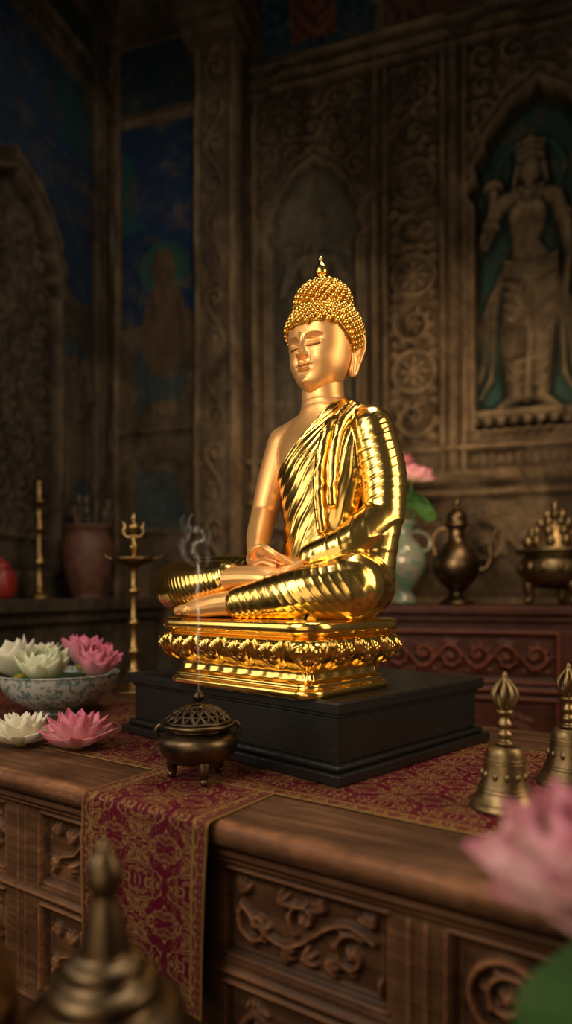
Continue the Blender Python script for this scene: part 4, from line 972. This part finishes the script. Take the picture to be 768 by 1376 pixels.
# ---------------------------------------------------------------- foreground stand and objects
st=empty('low_offering_stand',(0,0,0)); ST=.70
bev(build('stand_top',boxg(-.50,.36,.30,.66,ST-.04,ST),wood,st,smooth=False),.006)
for x in(-.47,.32):
    for y in(.33,.62): bev(build('leg',boxg(x-.02,x+.02,y-.02,y+.02,0,ST-.04),wood,st,smooth=False),.004)
bev(build('apron',boxg(-.46,.32,.62,.64,ST-.10,ST-.04),wood,st,smooth=False),.003)
g=Geo(); g.add(*lathe([(0,0),(.075,0),(.076,.02),(.073,.03),(.071,.05),(.073,.070),(.070,.082),(.058,.088),(.048,.094),(.047,.101),(.050,.106),(.045,.112),(.036,.116),(.033,.122),(.036,.127),(.031,.132),(.0225,.136),(.0215,.145),(.019,.160),(.0150,.176),(.0120,.186),(.0115,.192),(.0145,.196),(.0165,.202),(.0165,.212),(.014,.220),(.011,.226),(.0085,.230),(.007,.236),(.0035,.240),(0,.243)],56,sub=2))
put('bronze_stupa_finial',-.163,.602,ST,bronze,g).scale=(1,1,.955)
g=Geo(); g.add(*lathe([(0,0),(.034,0),(.042,.02),(.050,.06),(.047,.10),(.033,.13),(.028,.14),(.036,.15),(.032,.16),(.02,.17),(.01,.175),(.012,.185),(0,.19)],36,sub=2))
put('gilded_offering_jar',-.294,.605,ST,brass,g)
fv=empty('lotus_in_vase',(.200,.47,ST))
build('vase',lathe([(0,0),(.03,0),(.034,.01),(.03,.02),(.04,.05),(.042,.07),(.030,.085),(.018,.095),(.02,.10),(.016,.098),(0,.09)],36,sub=2),porcv,fv)
lotus('x',.084,pet_palepink,(.002,0,.236),fv,seed=21,tilt=(.25,-.15),layers=[(7,1.0,.1,.9,.34),(7,.98,.5,1.3,.33),(6,.95,.9,1.6,.32),(5,.85,1.2,1.8,.3)])
g=Geo(); g.add(*tube([(0,0,.09),(.004,0,.16),(.003,0,.242)],[.003]*3,8)); g.add(*leafg(.060,.015,-.02,.135,.2,.9)); g.add(*tube([(0,0,.09),(.01,0,.11),(.015,-.02,.135)],[.0025]*3,6))
build('leaves_and_stem',g,greenm,fv)
# ---------------------------------------------------------------- lights
def area(name,loc,tgt,size,power,col,sy=None):
    l=bpy.data.lights.new(name,'AREA'); l.energy=power; l.color=col; l.size=size
    if sy: l.shape='RECTANGLE'; l.size_y=sy
    o=bpy.data.objects.new(name,l); o.location=loc; d=Vector(tgt)-Vector(loc); o.rotation_euler=d.to_track_quat('-Z','Y').to_euler(); link(o); return o
def spot(name,loc,tgt,power,col,ang,blend=.8,r=.15):
    l=bpy.data.lights.new(name,'SPOT'); l.energy=power; l.color=col; l.spot_size=math.radians(ang); l.spot_blend=blend; l.shadow_soft_size=r
    o=bpy.data.objects.new(name,l); o.location=loc; d=Vector(tgt)-Vector(loc); o.rotation_euler=d.to_track_quat('-Z','Y').to_euler(); link(o); return o
W1=(1.,.86,.66); W2=(1.,.74,.46); W3=(1.,.68,.38)
area('key_lamp',(-1.05,.15,2.2),(0,1.5,1.3),.9,24,W1,1.3)
area('left_fill',(-1.55,1.15,1.55),(-.1,1.5,1.2),.7,5,W1,.9)  # added fill, gives the gold of the knee something bright to reflect
area('side_lamp',(1.35,.75,1.75),(0.05,1.5,1.25),.6,13,W2,1.2)
area('overhead_lamp',(.35,1.6,3.3),(0.05,1.5,1.2),.6,20,W1)
area('low_front_fill',(-.6,-.5,1.1),(0,1.4,1.1),1.3,6.5,W2)  # added low fill, lifts the dark gold of the lower legs
spot('wall_lamp',(1.15,2.6,3.1),(1.0,4.0,1.95),92,W3,92,1.)
spot('wall_lamp_low',(.45,2.7,1.5),(.65,4.2,2.1),46,W3,100,1.)
spot('left_wall_fill',(-.2,2.5,4.0),(-1.2,4.3,2.9),38,(1.,.84,.66),105)  # added light, brings out the blue murals
spot('ledge_fill',(-.3,2.2,2.6),(-1.2,3.8,1.1),10,W2,70)  # added small fill to keep the stone ledge from going black
w=bpy.data.worlds.new('World'); S.world=w; w.use_nodes=True; w.node_tree.nodes['Background'].inputs[0].default_value=(.9,.74,.55,1); w.node_tree.nodes['Background'].inputs[1].default_value=.05
S.view_settings.view_transform='Standard'
# ---------------------------------------------------------------- camera
cd=bpy.data.cameras.new('camera'); cam=bpy.data.objects.new('camera',cd); link(cam); cam.location=(0,0,1.15); cam.rotation_euler=(pi/2,0,0)
cd.sensor_fit='VERTICAL'; cd.sensor_height=36; cd.lens=900/1376*36; cd.shift_y=112/1376
cd.clip_start=.02; cd.dof.use_dof=True; cd.dof.focus_distance=1.42; cd.dof.aperture_fstop=1.4
S.camera=cam
print('verts',sum(len(o.data.vertices) for o in S.objects if o.type=='MESH'))
